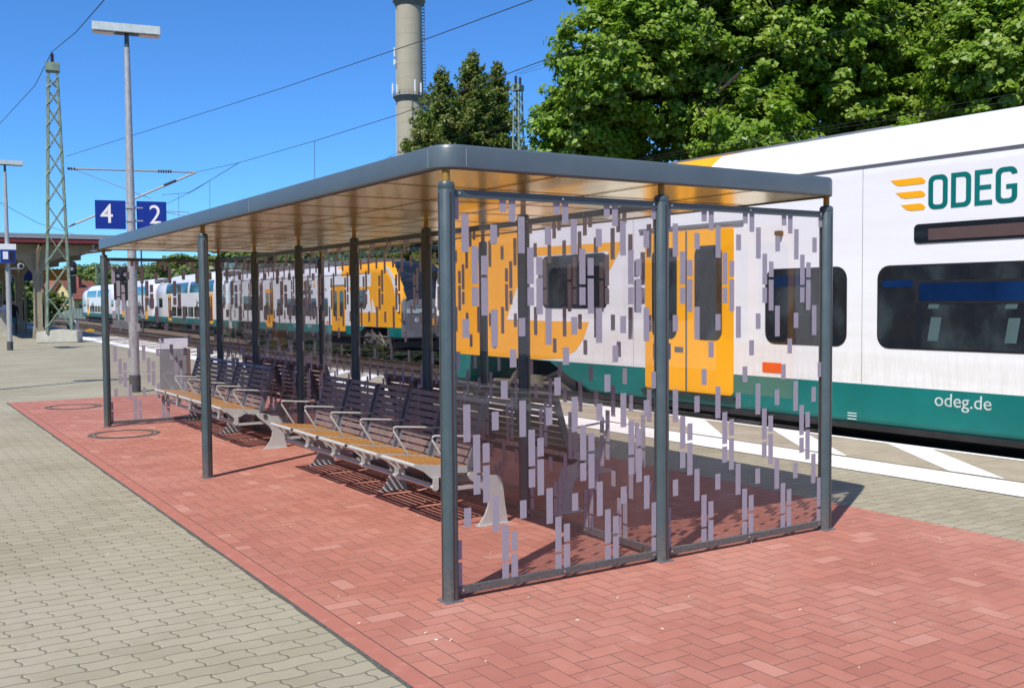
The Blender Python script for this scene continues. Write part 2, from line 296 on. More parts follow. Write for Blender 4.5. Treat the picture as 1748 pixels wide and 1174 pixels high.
M = dict(
    grey_pave=mat_grey_pavers(), red_pave=mat_red_pavers(), red_strip=mat_red_strip(), white_line=mat_white_paint(), slab=mat_edge_slab(), ballast=mat_ballast(), ground=mat_ground(),
    glass=mat_glass(), prnt=mat_print(), gold=mat_ceiling(), conc=mat_concrete_ring(), twhite=mat_train_white(), twin=mat_window_dark(), galv=mat_galv(),
    post=mat_post(), fascia=simple('slate_roof_edge', (.085, .115, .13), .38, 0, .08, 3, .1, .03),
    rim=simple('dark_roof_rim', (.045, .032, .03), .5), joint=simple('ceiling_joint', (.16, .10, .03), .7), neck=simple('ochre_neck', (.30, .18, .03), .6, 0),
    silver=simple('silver_powder_coat', (.47, .49, .47), .35, .05, .05, 20), slatb=simple('brown_slat', (.20, .142, .128), .5, 0, .2, 14), slato=simple('orange_wood_slat', (.40, .19, .045), .4, 0, .10, 6), backf=simple('anthracite_frame', (.15, .155, .18), .4, .1),
    black=simple('black_plastic', (.012, .012, .013), .5), steel=simple('bolt_steel', (.6, .6, .58), .3, .8),
    binm=simple('bin_grey', (.23, .225, .235), .45, .2), binl=simple('bin_hood_white', (.62, .62, .66), .35), binb=simple('bin_brown', (.16, .10, .08), .5),
    blue=simple('sign_blue', (.008, .03, .26), .35, 0, .04), signw=simple('sign_white', (.82, .82, .82), .5, 0, .02),
    lum=simple('luminaire_metal', (.50, .56, .54), .45, .1, .1, 8), lens=simple('lamp_lens', (.55, .45, .4), .25), rubber=simple('dark_sleeve', (.07, .075, .08), .8),
    mastg=simple('mast_green', (.20, .27, .19), .6, 0, .25, 4), fcon=simple('foundation_concrete', (.50, .49, .41), .9, 0, .12, 3, 0, .3), wire=simple('wire_dark', (.03, .03, .028), .6), ins=simple('insulator_brown', (.05, .03, .025), .25), alu=simple('arm_steel', (.33, .30, .25), .5, .3),
    teal=simple('teal_train_paint', (.0, .15, .135), .4, 0, .12, 1.2, .05), yel=simple('yellow_train_paint', (.88, .385, .0), .5, 0, .04, 1, 0), tgrey=simple('train_roof_grey', (.16, .17, .18), .6, 0, .2, 2), bellow=simple('gangway_rubber', (.05, .05, .055), .8), tdark=simple('train_underframe', (.018, .018, .018), .8, 0, .4, 3), susp=simple('suspension_beige', (.17, .155, .12), .6, 0, .3, 4), bogie=simple('bogie_grey', (.10, .095, .08), .6, 0, .3, 4),
    sky_strip=simple('sky_strip_blue', (.012, .055, .19), .12, .6, .35, 1.5), orange=simple('orange_marker', (.75, .09, .01), .4), amber=simple('display_matrix', (.10, .065, .06), .35), tseam=simple('train_seam', (.10, .105, .11), .6), upglass=simple('upper_deck_glass', (.02, .13, .17), .1, .3), red=simple('red_mark', (.55, .03, .02), .5), seatc=simple('seat_cover', (.055, .10, .10), .8),  # first entry: sky showing in the train windows, put in as blue colour
    cream=simple('canopy_cream', (.33, .29, .20), .75, 0, .15, 4), brown=simple('canopy_boards', (.09, .06, .03), .85, 0, .3, 5), crimson=simple('canopy_dark_red', (.17, .022, .03), .7, 0, .2, 6), rgrey=simple('canopy_flashing', (.30, .34, .36), .5, .2),
    rail=simple('rusty_rail', (.11, .07, .045), .5, .4, .3, 2), sleeper=simple('sleeper', (.10, .08, .065), .95, 0, .3, 2), pconc=simple('platform_wall', (.26, .25, .22), .95, 0, .2, 2),
    asph=simple('asphalt_joint', (.09, .088, .075), .95, 0, .3, 40, 0, .4), hatch=simple('hatch_plate', (.05, .055, .065), .6, .3), bark=simple('bark', (.075, .055, .04), .95, 0, .35, 3, 0, .6),
    leafA=mat_leaf('maple_leaves', (.12, .24, .014), (.28, .42, .032), (.42, .51, .10), .45), leafB=mat_leaf('spruce_needles', (.10, .16, .026), (.22, .29, .05), (.26, .23, .06), .4), leafC=mat_leaf('mixed_leaves', (.10, .17, .03), (.21, .29, .06), (.27, .31, .09), .4), cone=simple('spruce_cones', (.16, .08, .035), .8),
    bush=mat_leaf('shrub_leaves', (.014, .03, .008), (.035, .06, .014), (.05, .065, .02), .15), house=simple('yellow_render', (.62, .48, .22), .9), tile=simple('red_tiles', (.26, .085, .055), .85, 0, .3, 2), brick=simple('brick_chimney', (.30, .10, .07), .9), hwin=simple('house_window', (.03, .035, .04), .2),
    skin=simple('skin', (.42, .24, .16), .6), shirt=simple('white_shirt', (.7, .7, .75), .8), trouser=simple('dark_trousers', (.02, .02, .03), .9), jeans=simple('blue_jeans', (.02, .05, .14), .9), dshirt=simple('dark_top', (.02, .015, .015), .9), bag=simple('teal_bag', (.03, .15, .17), .7), hair=simple('dark_hair', (.02, .012, .01), .7),
    yplast=simple('yellow_marker', (.7, .45, .02), .5), grass=simple('weed', (.12, .16, .03), .9), fence=simple('pale_fence', (.22, .29, .26), .8), clit=simple('cream_litter', (.75, .68, .55), .9, 0, .2), dsign=simple('display_yellow', (.6, .25, .01), .5),
)
def interp(pts, y):
    if y <= pts[0][0]: return pts[0][1]
    for (a, p), (b, q) in zip(pts, pts[1:]):
        if y <= b: t = (y-a)/(b-a); return p+(q-p)*t
    return pts[-1][1]
def smooth(pts, y, w=4.0): return sum(interp(pts, y+k*w/3) for k in (-3, -2, -1, 0, 1, 2, 3))/7
EDGE = [(-60, 8.96), (0, 6.86), (3, 6.76), (6, 6.65), (9, 6.56), (12, 6.52), (16, 6.62), (20, 6.75), (28, 6.82), (40, 7.1), (57, 7.5), (82, 8.6), (107, 10), (133, 10.6), (160, 9), (200, 3), (260, -12), (330, -38)]
TR3 = [(-60, 18.3), (50, 18.0), (57, 18.05), (82, 19.5), (107, 21.2), (133, 22.4), (160, 21.5), (200, 16), (260, 2), (330, -24)]
edge_x = lambda y: smooth(EDGE, y, 2.5)
tr1 = lambda y: 8.39-.035*y if y < 9 else edge_x(y)+1.53
tr2 = lambda y: smooth(EDGE, y, 10)+5.75
tr3 = lambda y: smooth(TR3, y, 12)
YS = [-60, -40, -25, -15, -10]+[i*1.0 for i in range(-8, 30)]+[30+i*3.0 for i in range(0, 101)]
def ribbon(name, fa, fb, z, mat, ys=YS, step=None):
    b = MB(); vs = []
    for y in ys: vs += [(fa(y), y, z), (fb(y), y, z)]
    b.add(vs, [(2*i, 2*i+1, 2*i+3, 2*i+2) for i in range(len(ys)-1)]); return b.build(name, mat)
# ---------------------------------------------------------------- ground, platform
g = MB(); g.add([(-3000, -3000, -1.3), (3000, -3000, -1.3), (3000, 3000, -1.3), (-3000, 3000, -1.3)], [(0, 1, 2, 3)]); struct(g.build('ground', M['ground']))
PY = [y for y in YS if y <= 130]
pl = MB(); vs = []
for y in PY: e = edge_x(y); vs += [(e, y, 0), (e, y, -1.35), (e-10.8, y, -1.35), (e-10.8, y, 0)]
fs = []
for i in range(len(PY)-1):
    a = 4*i
    for k in range(4): fs.append((a+k, a+(k+1) % 4, a+4+(k+1) % 4, a+4+k))
pl.add(vs, fs); pl.m = [(0 if (i % 4) == 3 else 1) for i in range(len(fs))]
struct(pl.build('platform', [M['grey_pave'], M['pconc']]))
# red paving with its border course and dark joints
rp = MB(); rp.box(-.60, 3.68, -9, 13.3, -.02, .004); struct(rp.build('red_paving', M['red_pave']))
rs = MB(); rs.box(-.712, -.60, -9, 13.3, -.02, .0045); struct(rs.build('red_border_course', M['red_strip']))
jn = MB(); ys = [-9+i*.1 for i in range(224)]; jv = []
for y in ys: w = .010+.008*abs(math.sin(y*7.3)*math.sin(y*2.1))+random.random()*.008; jv += [(-.712-w, y, .0035), (-.706, y, .0052)]
jn.add(jv, [(2*i, 2*i+1, 2*i+3, 2*i+2) for i in range(len(ys)-1)]); struct(jn.build('paving_joint', M['asph']))
# platform edge: tan slabs, guide lines and hatching
struct(ribbon('edge_slabs', lambda y: edge_x(y)-1.16, lambda y: edge_x(y)-.003, .004, M['slab'], PY))
wl = MB()
def rib(b, fa, fb, z, ys):
    vs = []
    for y in ys: vs += [(fa(y), y, z), (fb(y), y, z)]
    b.add(vs, [(2*i, 2*i+1, 2*i+3, 2*i+2) for i in range(len(ys)-1)])
rib(wl, lambda y: edge_x(y)-1.80, lambda y: edge_x(y)-1.23, .008, PY); struct(wl.build('white_guide_strip', M['white_line']))
w2 = MB(); rib(w2, lambda y: edge_x(y)-.09, lambda y: edge_x(y)-.004, .008, PY); struct(w2.build('white_edge_line', M['white_line']))
w3 = MB(); k = -14
while True:
    y0 = 1.80 + k*1.62; k += 1
    if y0 > 110: break
    yy = [y0+i*.25 for i in range(3)]
    e = edge_x
    # slanted band: near side offset
    n = 6; vs = []
    for i in range(n+1):
        t = i/n; yc = y0-1.42+1.42*t
        x = lambda q: edge_x(q)-1.155+1.065*t
        vs += [(x(yc), yc, .008), (x(yc+.52), yc+.52, .008)]
    w3.add(vs, [(2*i, 2*i+1, 2*i+3, 2*i+2) for i in range(n)])
struct(w3.build('white_hatching', M['white_line']))
# ballast bed and rails
struct(ribbon('ballast_bed', lambda y: edge_x(y)-.5, lambda y: tr3(y)+4.5, -.74, M['ballast'], YS))
struct(ribbon('ballast_bed_left', lambda y: edge_x(y)-17, lambda y: edge_x(y)-10.5, -.74, M['ballast'], YS))
def track(name, f, z0):
    b = MB(); prof = [(-.06, 0), (-.06, .02), (-.012, .04), (-.012, .11), (-.036, .125), (-.036, .16), (.036, .16), (.036, .125), (.012, .11), (.012, .04), (.06, .02), (.06, 0)]
    for off in (-.7175, .7175):
        vs = []; n = len(prof)
        for y in YS: vs += [(f(y)+off+p[0], y, z0+p[1]) for p in prof]
        b.add(vs, [(i*n+k, i*n+(k+1) % n, (i+1)*n+(k+1) % n, (i+1)*n+k) for i in range(len(YS)-1) for k in range(n)])
    y = -20
    while y < 150: b.box(f(y)-1.28, f(y)+1.28, y-.13, y+.13, z0-.06, z0+.005, 1); y += .62
    return struct(b.build(name, [M['rail'], M['sleeper']]))
track('railway_track', tr1, -.71); track('railway_track', tr2, -.71); track('railway_track', tr3, -.735)
# manhole covers filled with red pavers
def manhole(x, y, lab):
    t = thing('manhole_cover', lab, 'manhole cover', (x, y, 0), 0, 'paved manhole covers in the red area')
    n = 40; b = MB(); rr = (.315, .345, .385, .425)
    for q, (a, c_) in enumerate(((.315, .345), (.36, .41))):
        vs = [(r*math.cos(2*math.pi*k/n), r*math.sin(2*math.pi*k/n), .0085) for k in range(n) for r in (a, c_+.01*math.sin(k*2.3)*(q == 1))]
        b.add(vs, [(2*k, 2*k+1, (2*k+3) % (2*n), (2*k+2) % (2*n)) for k in range(n)])
    b.build('frame_ring', M['asph'], t)
    c = MB(); vs = [(.36*math.cos(2*math.pi*k/n), .36*math.sin(2*math.pi*k/n), .0062) for k in range(n)]; c.add(vs, [tuple(range(n))]); c.build('paved_infill', M['red_pave'], t)
manhole(.02, 8.12, 'round manhole cover with red infill just in front of the far left shelter post')
manhole(.06, 11.95, 'round red-filled manhole cover beyond the shelter by the far paving corner')
hb = MB(); hb.box(3.1, 3.65, 33.9, 35.5, -.01, .006); tag(hb.build('floor_hatch', M['hatch']), 'dark metal hatch set flush in the grey paving before the mast foundation', 'hatch')
# litter
lb = MB()
for i in range(120):
    x = random.uniform(-.6, 3.4); y = random.uniform(-4, 9) if i < 120 else random.uniform(-4, 13); s = random.uniform(.0015, .0042); a = random.random()*3.1
    l = s*random.uniform(1, 3.2); Mx = Matrix.Translation((x, y, .006)) @ Matrix.Rotation(a, 4, 'Z'); lb.box(-l, l, -s, s, 0, .004, 0, Mx)
for i in range(60):
    x = random.uniform(-6, -.8) if i < 40 else random.uniform(3.8, 5); y = random.uniform(-3, 9); s = random.uniform(.002, .006); lb.box(x-s, x+s, y-s, y+s, .001, .005)
lo = lb.build('litter', M['clit']); lo['kind'] = 'stuff'
# ---------------------------------------------------------------- the shelter
SW, SL, PH = 2.925, 9.0, 2.2
X0, X1, Y0, Y1, ZB, ZT = -.065, 2.99, -.065, 9.065, 2.262, 2.388
sh = thing('platform_shelter', 'long slate grey shelter with gold ceiling and strip-printed glass on red paving', 'shelter', (0, 0, 0))
def rrect(x0, x1, y0, y1, r, n=8):
    out = []
    for cx, cy, a0 in ((x1-r, y1-r, 0), (x0+r, y1-r, 90), (x0+r, y0+r, 180), (x1-r, y0+r, 270)):
        for k in range(n+1): a = R(a0+90*k/n); out.append((cx+r*math.cos(a), cy+r*math.sin(a)))
    return out
rb = MB(); prof = [(0.05, ZB), (.008, ZB), (0, ZB+.008), (0, ZT-.020), (.009, ZT-.004), (.02, ZT)]   # inset, z
ring = [rrect(X0+d, X1-d, Y0+d, Y1-d, .13-d if .13-d > .02 else .02) for d, z in prof]; n = len(ring[0]); vs = []
for rg, (d, z) in zip(ring, prof): vs += [(p[0], p[1], z) for p in rg]
fs = [(i*n+k, i*n+(k+1) % n, (i+1)*n+(k+1) % n, (i+1)*n+k) for i in range(len(prof)-1) for k in range(n)]
rb.add(vs, fs, 0, True); rb.m = [(1 if i < n else 0) for i in range(len(fs))]
rb.add([(p[0], p[1], ZT) for p in ring[-1]], [tuple(range(n))])
roof = rb.build('roof', [M['fascia'], M['rim']], sh)
cb = MB(); cb.add([(p[0], p[1], ZB+.006) for p in rrect(X0+.049, X1-.049, Y0+.049, Y1-.049, .08)], [tuple(range(n))]); cb.build('ceiling', M['gold'], sh)
jb = MB()
for xx in (.70, 1.4625, 2.22): jb.box(xx-.003, xx+.003, Y0+.06, Y1-.06, ZB+.001, ZB+.004)
for k in range(1, 12): jb.box(X0+.06, X1-.06, k*.75-.002, k*.75+.002, ZB+.0015, ZB+.0045)
jb.build('ceiling_joints', M['joint'], sh)
sb_ = MB()
for sx in (X0-.001, ):
    for yy in (Y0+.14, 3.0, 6.0): sb_.box(sx-.0008, sx+.002, yy-.002, yy+.002, ZB+.012, ZT-.02)
for xx in (X0+.15,): sb_.box(xx-.002, xx+.002, Y0-.0018, Y0+.002, ZB+.012, ZT-.02)
sb_.build('fascia_joint', M['rgrey'], sh)
def post(x, y, collar=True):
    b = MB(); r = .0445
    b.lathe([(r, 0.0), (r, PH-.045), (r-.001, PH-.043), (r-.001, PH-.040), (r, PH-.038), (r, PH-.016), (r-.006, PH-.004), (r-.014, PH)], x, y, 28)
    p = b.build('post', M['post'], sh)
    c = MB(); c.lathe([(.020, PH-.001), (.020, ZB+.004)], x, y, 16); c.build('neck', M['neck'], p)
    f = MB()
    Mx = Matrix.Translation((x, y, 0)); f.box(-.053, .053, -.053, .053, .004, .010, 0, Mx); f.build('base_plate', M['backf'], p, .001)
    g_ = MB()
    for k in range(4): Mr = Mx @ Matrix.Rotation(k*math.pi/2, 4, 'Z'); g_.box(-.0045, .0045, -r-.0006, -r+.004, .02, PH-.06, 0, Mr)
    g_.build('mounting_slot', M['rim'], p)
    # glazing channel: a slim proud lip on the glass side
    return p
for x, y in [(0, 0), (0, 4.5), (0, 9), (SW/2, 0), (SW, 0), (SW, 4.5), (SW, 9)]+[(SW/2, 1.5*k) for k in range(1, 7)]: post(x, y)
CX = .0588
STR = {4: ((.07, .152), (.165, .365), (1.05, 1.15), (2.056, 2.125)), 5: ((.07, .2), (.216, .318), (1.218, 1.316), (2.005, 2.125)),
       0: ((.385, .485), (.835, 1.035), (1.386, 1.486), (1.837, 2.036)), 1: ((.55, .652), (.668, .87), (1.553, 1.653), (1.67, 1.87)),
       2: ((.50, .70), (.716, .82), (1.503, 1.703), (1.72, 1.82)), 3: ((.333, .533), (.885, .985), (1.334, 1.534), (1.886, 1.986))}
def pane(kind, px, py, L):
    """glass pane starting at post centre (px,py) running L along x or y"""
    g_ = MB(); s_ = MB(); t_ = .004; a0, a1 = .046, L-.046
    def bx(b, a, c, z0, z1, t, t2=None):
        t2 = t if t2 is None else t2
        if kind == 'x': b.box(px+a, px+c, py-t, py+t2, z0, z1)
        else: b.box(px-t, px+t2, py+a, py+c, z0, z1)
    bx(g_, a0, a1, .045, 2.14, t_); go = g_.build('glass_pane', M['glass'], sh)
    for k in range(-1, 23):
        c0 = .1075+k*CX; lo_, hi_ = max(c0-.0215, a0+.001), min(c0+.0215, a1-.001)
        if hi_-lo_ < .01: continue
        for z0, z1 in STR[k % 6]: bx(s_, lo_, hi_, z0, z1, t_+.0007, -t_-.0002)
    s_.build('printed_strips', M['prnt'], go)
    for nm, z0, z1 in (('top_rail', 2.122, 2.162), ('bottom_rail', .032, .070)):
        r_ = MB(); bx(r_, a0-.004, a1+.004, z0, z1, .013); ro = r_.build(nm, M['post'], go)
    bo = MB()
    for a in (a0+.025, L/2, a1-.025):
        for z in (2.142, .051):
            for sgn in (-1, 1):
                if kind == 'x': bo.tube([(px+a, py+sgn*.0125, z), (px+a, py+sgn*.0165, z)], .0065, 10)
                else: bo.tube([(px+sgn*.0125, py+a, z), (px+sgn*.0165, py+a, z)], .0065, 10)
    bo.build('bolts', M['steel'], go)
H2 = SW/2
for py in (0, 9.0): pane('x', 0, py, H2); pane('x', H2, py, H2)
for k in range(6): pane('y', H2, 1.5*k, 1.5)
# ---------------------------------------------------------------- benches
def make_bench(lab, arms=6):
    """local frame: seats along +y (0..3), front towards -x, spine glass at x=+.4625 (x local = world x - 1.0)"""
    t = thing('bench', lab, 'bench', (0, 0, 0), 0, 'rows of joined seats back to back along the glass')
    for k in range(5):
        y0 = .04+.6*k; y1 = y0+.52
        f = MB()
        for yy in (y0, y1-.012):
            # side plate outline in (x,z)
            f.prism([(-.42, .455), (-.40, .462), (.0, .415), (.035, .40), (.025, .362), (-.16, .382), (-.215, .352), (-.285, .352), (-.345, .405), (-.415, .44)], 'y', yy, yy+.012); f.prism([(-.236, .36), (-.236, .278), (-.248, .266), (-.270, .266), (-.282, .278), (-.278, .36)], 'y', yy+(.013 if yy > y0 else -.009), yy+(.021 if yy > y0 else -.001))
        f.tube([(-.412, y0, .452), (-.412, y1, .452)], .014, 10)
        seat = f.build('seat', M['silver'], t)
        s = MB()
        for j in range(7):
            xa = -.392+j*.058; z = .462-(xa+.40)*.115
            Mx = Matrix.Translation((xa, 0, z)) @ Matrix.Rotation(R(6.5), 4, 'Y'); s.box(0, .036, y0+.013, y1-.013, -.0022, .0018, 0, Mx)
        s.build('seat_slats', M['slato'], seat)
        bk = MB()
        for yy in (y0-.008, y1-.012):
            bk.prism([(-.005, .40), (.045, .40), (.185, .862), (.135, .862)], 'y', yy, yy+.020)
        bk.prism([(.128, .845), (.150, .875), (.190, .868), (.176, .835)], 'y', y0-.008, y1+.008)
        bo = bk.build('backrest', M['backf'], t)
        s = MB()
        for j in range(8):
            u_ = .018+j*.1135; xb = .006+u_*.148*.985; z = .415+u_*.46
            Mx = Matrix.Translation((xb, 0, z)) @ Matrix.Rotation(R(17.5), 4, 'Y'); s.box(-.008, .006, y0+.012, y1-.012, 0, .041, 0, Mx)
        s.build('back_slats', M['slatb'], bo, .0015)
    for k in range(arms):
        y = .03+.6*k-.0 if k else .02
        a = MB(); pts = [(-.15, y, .40), (-.285, y, .615), (-.29, y, .63), (-.285, y, .645), (-.268, y, .650), (.10, y, .618)]
        a.tube(pts, .008, 10); a.build('armrest', M['silver'], t)
    bm_ = MB(); bm_.tube([(-.258, .04, .288), (-.258, 2.96, .288)], .0175, 14)
    bm_.build('beam', M['silver'], t)
    r_ = MB(); r_.box(.0, .035, -.10, 3.10, .34, .382); r_.build('rear_beam', M['bogie'], t)
    for yy in (-.09, 1.49, 3.07):
        l = MB()
        out = [(.02, 0), (.05, .03), (.085, .075), (.112, .135), (.118, .185), (.09, .24), (.03, .295), (-.035, .345), (-.052, .375), (-.035, .392), (.05, .385), (.12, .355), (.19, .35), (.225, .33), (.235, .28), (.25, .15), (.275, 0)]
        out = [(p[0]-.02, p[1]) for p in out]
        l.prism(out, 'y', yy, yy+.014); lo_ = l.build('leg', M['silver'], t)
        h = MB(); h.box(-.262, .02, yy+.016, yy+.03, .275, .30); h.build('beam_bracket', M['silver'], lo_)
        ft = MB(); ft.box(-.0, .265, yy-.02, yy+.035, 0.004, .010); ft.build('foot_plate', M['silver'], lo_)
    return t
b1 = make_bench('nearer front bench of five slatted seats with shiny armrests facing left'); b1.location = (1.0, 1.5, 0)
b2 = copy_tree(b1); b2['label'] = 'farther front bench of five slatted seats by the far left post and grey bin'; b2.location = (1.0, 6.0, 0)
b3 = copy_tree(b1); b3['label'] = 'nearer bench behind the glass spine with its back to the camera facing the tracks'; b3.location = (1.925, 4.5, 0); b3.rotation_euler = (0, 0, math.pi)
b4 = copy_tree(b1); b4['label'] = 'farther bench behind the glass spine with its back to the camera facing the tracks'; b4.location = (1.925, 9.0, 0); b4.rotation_euler = (0, 0, math.pi)
# ---------------------------------------------------------------- bin
bt = thing('litter_bin', 'grey metal litter bin with flared pale hood beyond the shelter end', 'bin', (2.17, 14.25, 0), R(-12))
b = MB(); b.box(-.26, .20, -.20, .20, .0, .735); b.build('bin_body', M['binm'], bt, .006)
b = MB(); b.box(.201, .262, -.20, .20, 0, .732); b.build('side_panel', M['binb'], bt)
b = MB(); b.prism([(-.235, .745), (.20, .745), (.245, .915), (-.27, .915)], 'y', -.19, -.175); b.prism([(-.235, .745), (.20, .745), (.245, .915), (-.27, .915)], 'y', .175, .19); b.box(-.27, .245, -.19, .19, .912, .925)
b.build('hood', M['binl'], bt)
b = MB(); b.box(-.20, .16, -.15, .15, .736, .76); b.build('ash_grid', M['black'], bt)
b = MB(); b.box(.0, .012, -.206, -.199, .02, .70); b.build('door_seam', M['steel'], bt)
# ---------------------------------------------------------------- lamp posts
def lamp_post(lab, loc, rz=0, h=6.2):
    t = thing('lamp_post', lab, 'lamp post', loc, rz, 'platform lamp posts with flat T-shaped heads')
    b = MB(); b.lathe([(.085, 0), (.083, 1.2), (.078, 2.2), (.070, 3.4), (.058, 4.9), (.047, h-.35), (.047, h-.30)], 0, 0, 20); b.build('pole', M['galv'], t)
    b = MB(); b.lathe([(.042, h-.31), (.036, h-.05)], 0, 0, 16); b.build('spigot', M['post'], t)
    b = MB(); b.lathe([(.098, 0), (.098, .30), (.088, .31)], 0, 0, 20); b.build('sleeve', M['rubber'], t)
    b = MB(); b.prism([(-.13, h-.06), (.13, h-.06), (.115, h+.09), (-.115, h+.09)], 'x', -.56, .56); hd = b.build('lamp_head', M['lum'], t, .006)
    for x0, x1 in ((-.52, -.22), (.22, .52)):
        b = MB(); b.box(x0, x1, -.10, .10, h-.082, h-.058); b.build('lens', M['lens'], hd, .008)
    b = MB(); b.box(-.2, .2, -.09, .09, h-.07, h-.058); b.build('gear_cover', M['black'], hd)
    return t
l1 = lamp_post('nearer galvanised lamp post carrying the blue platform signs beyond the shelter', (1.42, 14.07, 0), R(-11), 6.36)
l2 = lamp_post('farther lamp post at the left edge carrying a small sign box and camera', (1.5, 33.57, 0), R(-3), 6.36)
for z in (3.02, 3.25):
    b = MB(); b.lathe([(.088, z), (.088, z+.035)], 0, 0, 16); b.box(-.2, .2, -.012, .012, z+.008, z+.028); b.build('clamp', M['galv'], l1)
def text_mesh(s, size, depth=.002, sx=1.0, bold=.0, shear=0):
    cu = bpy.data.curves.new('txt', 'FONT'); cu.body = s; cu.size = size; cu.extrude = depth; cu.offset = bold; cu.align_x = 'CENTER'; cu.align_y = 'CENTER'; cu.shear = shear
    o = bpy.data.objects.new('txt', cu); COL.objects.link(o); bpy.context.view_layer.update()
    dg = bpy.context.evaluated_depsgraph_get(); me = bpy.data.meshes.new_from_object(o.evaluated_get(dg)); bpy.data.objects.remove(o)
    if sx != 1:
        for v in me.vertices: v.co.x *= sx
    return me
def text_obj(name, s, size, mat, parent, loc, rot, sx=1.0, bold=0, depth=.002, shear=0):
    me = text_mesh(s, size, depth, sx, bold, shear); me.materials.clear(); me.materials.append(mat); me.name = name
    o = bpy.data.objects.new(name, me); COL.objects.link(o); o.parent = parent; o.location = loc; o.rotation_euler = rot; return o
def plat_sign(num, x, lab, dx):
    t = thing('platform_sign', lab, 'sign', (x, 14.07-.19*(x-1.42), 3.135), R(-11), 'blue platform number signs on the lamp post')
    b = MB(); b.box(-.25, .25, -.012, .012, -.25, .25); b.build('panel', M['blue'], t, .002)
    text_obj('numeral', num, .475, M['signw'], t, (dx, -.0135, 0.0), (R(90), 0, 0), .92, .001, .001)
plat_sign('4', 1.09, 'blue sign with white number 4 left of the lamp post', -.06)
plat_sign('2', 1.76, 'blue sign with white number 2 half hidden behind the shelter roof', .06)
t = thing('info_box', 'small blue sign box with white top plates on the farther lamp post', 'sign box', (1.52, 33.5, 3.0), 0)
b = MB(); b.box(-.25, .22, -.13, .13, -.02, .42); b.build('blue_case', M['blue'], t)
b = MB(); b.box(-.18, -.02, -.14, -.131, .1, .36); b.build('notice', M['signw'], t)
b = MB(); b.box(.03, .16, -.137, -.131, .02, .36); b.build('dark_screen', M['black'], t)
b = MB(); b.box(-.26, .23, -.14, .14, .425, .62); b.build('white_plate', M['signw'], t)
t = thing('camera', 'white round security camera on a bracket on the farther lamp post', 'camera', (1.52, 33.5, 2.85), 0)
b = MB(); b.tube([(.06, 0, -.05), (.42, -.05, -.05)], .03, 8); b.build('bracket', M['lum'], t)
b = MB(); b.tube([(.36, .1, .04), (.36, -.22, .02)], .1, 14); b.build('housing', M['lum'], t)
b = MB(); b.tube([(.36, -.221, .02), (.36, -.235, .02)], .07, 14); b.build('front_glass', M['black'], t)
# ---------------------------------------------------------------- lattice masts
def lattice_mast(lab, loc, w0, w1, h, rz=0, head=1):
    t = thing('lattice_mast', lab, 'mast', loc, rz, 'green lattice catenary masts')
    hw = lambda z: (w0+(w1-w0)*z/h)/2
    for sx in (-1, 1):
        for sy in (-1, 1):
            b = MB(); a, c = hw(0), hw(h)
            vs = []
            for z, q in ((0, a), (h, c)):
                x, y = sx*q, sy*q; d = .09; vs += [(x, y, z), (x-sx*d, y, z), (x-sx*d, y-sy*.012, z), (x-sx*.012, y-sy*.012, z), (x-sx*.012, y-sy*d, z), (x, y-sy*d, z)]
            b.add(vs, [(i, (i+1) % 6, (i+1) % 6+6, i+6) for i in range(6)]+[tuple(range(6)), tuple(range(11, 5, -1))]); b.build('corner_leg', M['mastg'], t)
    nb = max(6, int(h/1.0)); zs = [.15+(h-.4)*(1-(1-i/nb)**1.35) for i in range(nb+1)]
    for face in range(4):
        b = MB()
        for z0, z1 in zip(zs, zs[1:]):
            for sg in (-1, 1):
                p = Vector((sg*hw(z0), -hw(z0), z0)); q = Vector((-sg*hw(z1), -hw(z1), z1)); Mx = Matrix.Rotation(face*math.pi/2, 4, 'Z')
                b.tube([Mx @ p, Mx @ q], .020, 4)
        b.build('bracing', M['mastg'], t)
    b = MB(); b.box(-w1/2-.06, w1/2+.06, -w1/2-.06, w1/2+.06, h-.02, h+.32)
    b.build('head_plate', M['mastg'], t, .01)
    return t
def insulator(b, p, q, r=.06, k=6):
    p, q = Vector(p), Vector(q)
    for i in range(k):
        a = p.lerp(q, i/k); c = p.lerp(q, (i+.55)/k); b.tube([a, c], [r, r*.6], 10)
    b.tube([p, q], r*.4, 8)
mx, my = 4.02, 40.0
lm = lattice_mast('tall green lattice mast standing in the pale concrete block', (mx, my, .42), 1.0, .40, 10.55, R(-10))
b = MB(); insulator(b, (0, 0, 10.88), (0, 0, 11.28), .09); b.build('top_insulator', M['ins'], lm)
fb = thing('foundation_block', 'pale concrete block carrying the green lattice mast', 'concrete block', (mx, my, 0), R(-58+14+0))
b = MB(); b.prism([(-.80, 0), (.80, 0), (.77, .46), (.40, .50), (0, .54), (-.40, .50), (-.77, .46)], 'y', -.5, .5); b.build('block', M['fcon'], fb, .03); fb.rotation_euler = (0, 0, R(-20))
def W(p): # world point into mast space
    return Matrix.Rotation(R(10), 3, 'Z') @ (Vector(p)-Vector((mx, my, .42)))
TIP = (9.38, 38.9, 7.12)
b = MB(); b.tube([W((4.45, 39.9, 7.08)), W(TIP)], .035, 8); b.tube([W((4.45, 39.9, 4.72)), W(TIP)], .038, 8); b.tube([W((4.75, 39.85, 7.05)), W((7.6, 39.3, 5.95))], .014, 6); b.tube([W((6.3, 39.5, 5.5)), W((9.1, 38.95, 5.42))], .02, 6); b.tube([W((8.0, 39.2, 5.42)), W((9.6, 38.9, 5.15))], .014, 6)
ca = b.build('cantilever_arm', M['alu'], lm)
b = MB(); insulator(b, W((7.9, 39.22, 7.11)), W((8.45, 39.1, 7.115)), .085); insulator(b, W((8.1, 39.15, 6.52)), W((8.6, 39.05, 6.75)), .085); insulator(b, W((4.5, 39.9, 7.08)), W((4.8, 39.84, 7.08)), .07, 3); b.build('arm_insulators', M['ins'], ca)
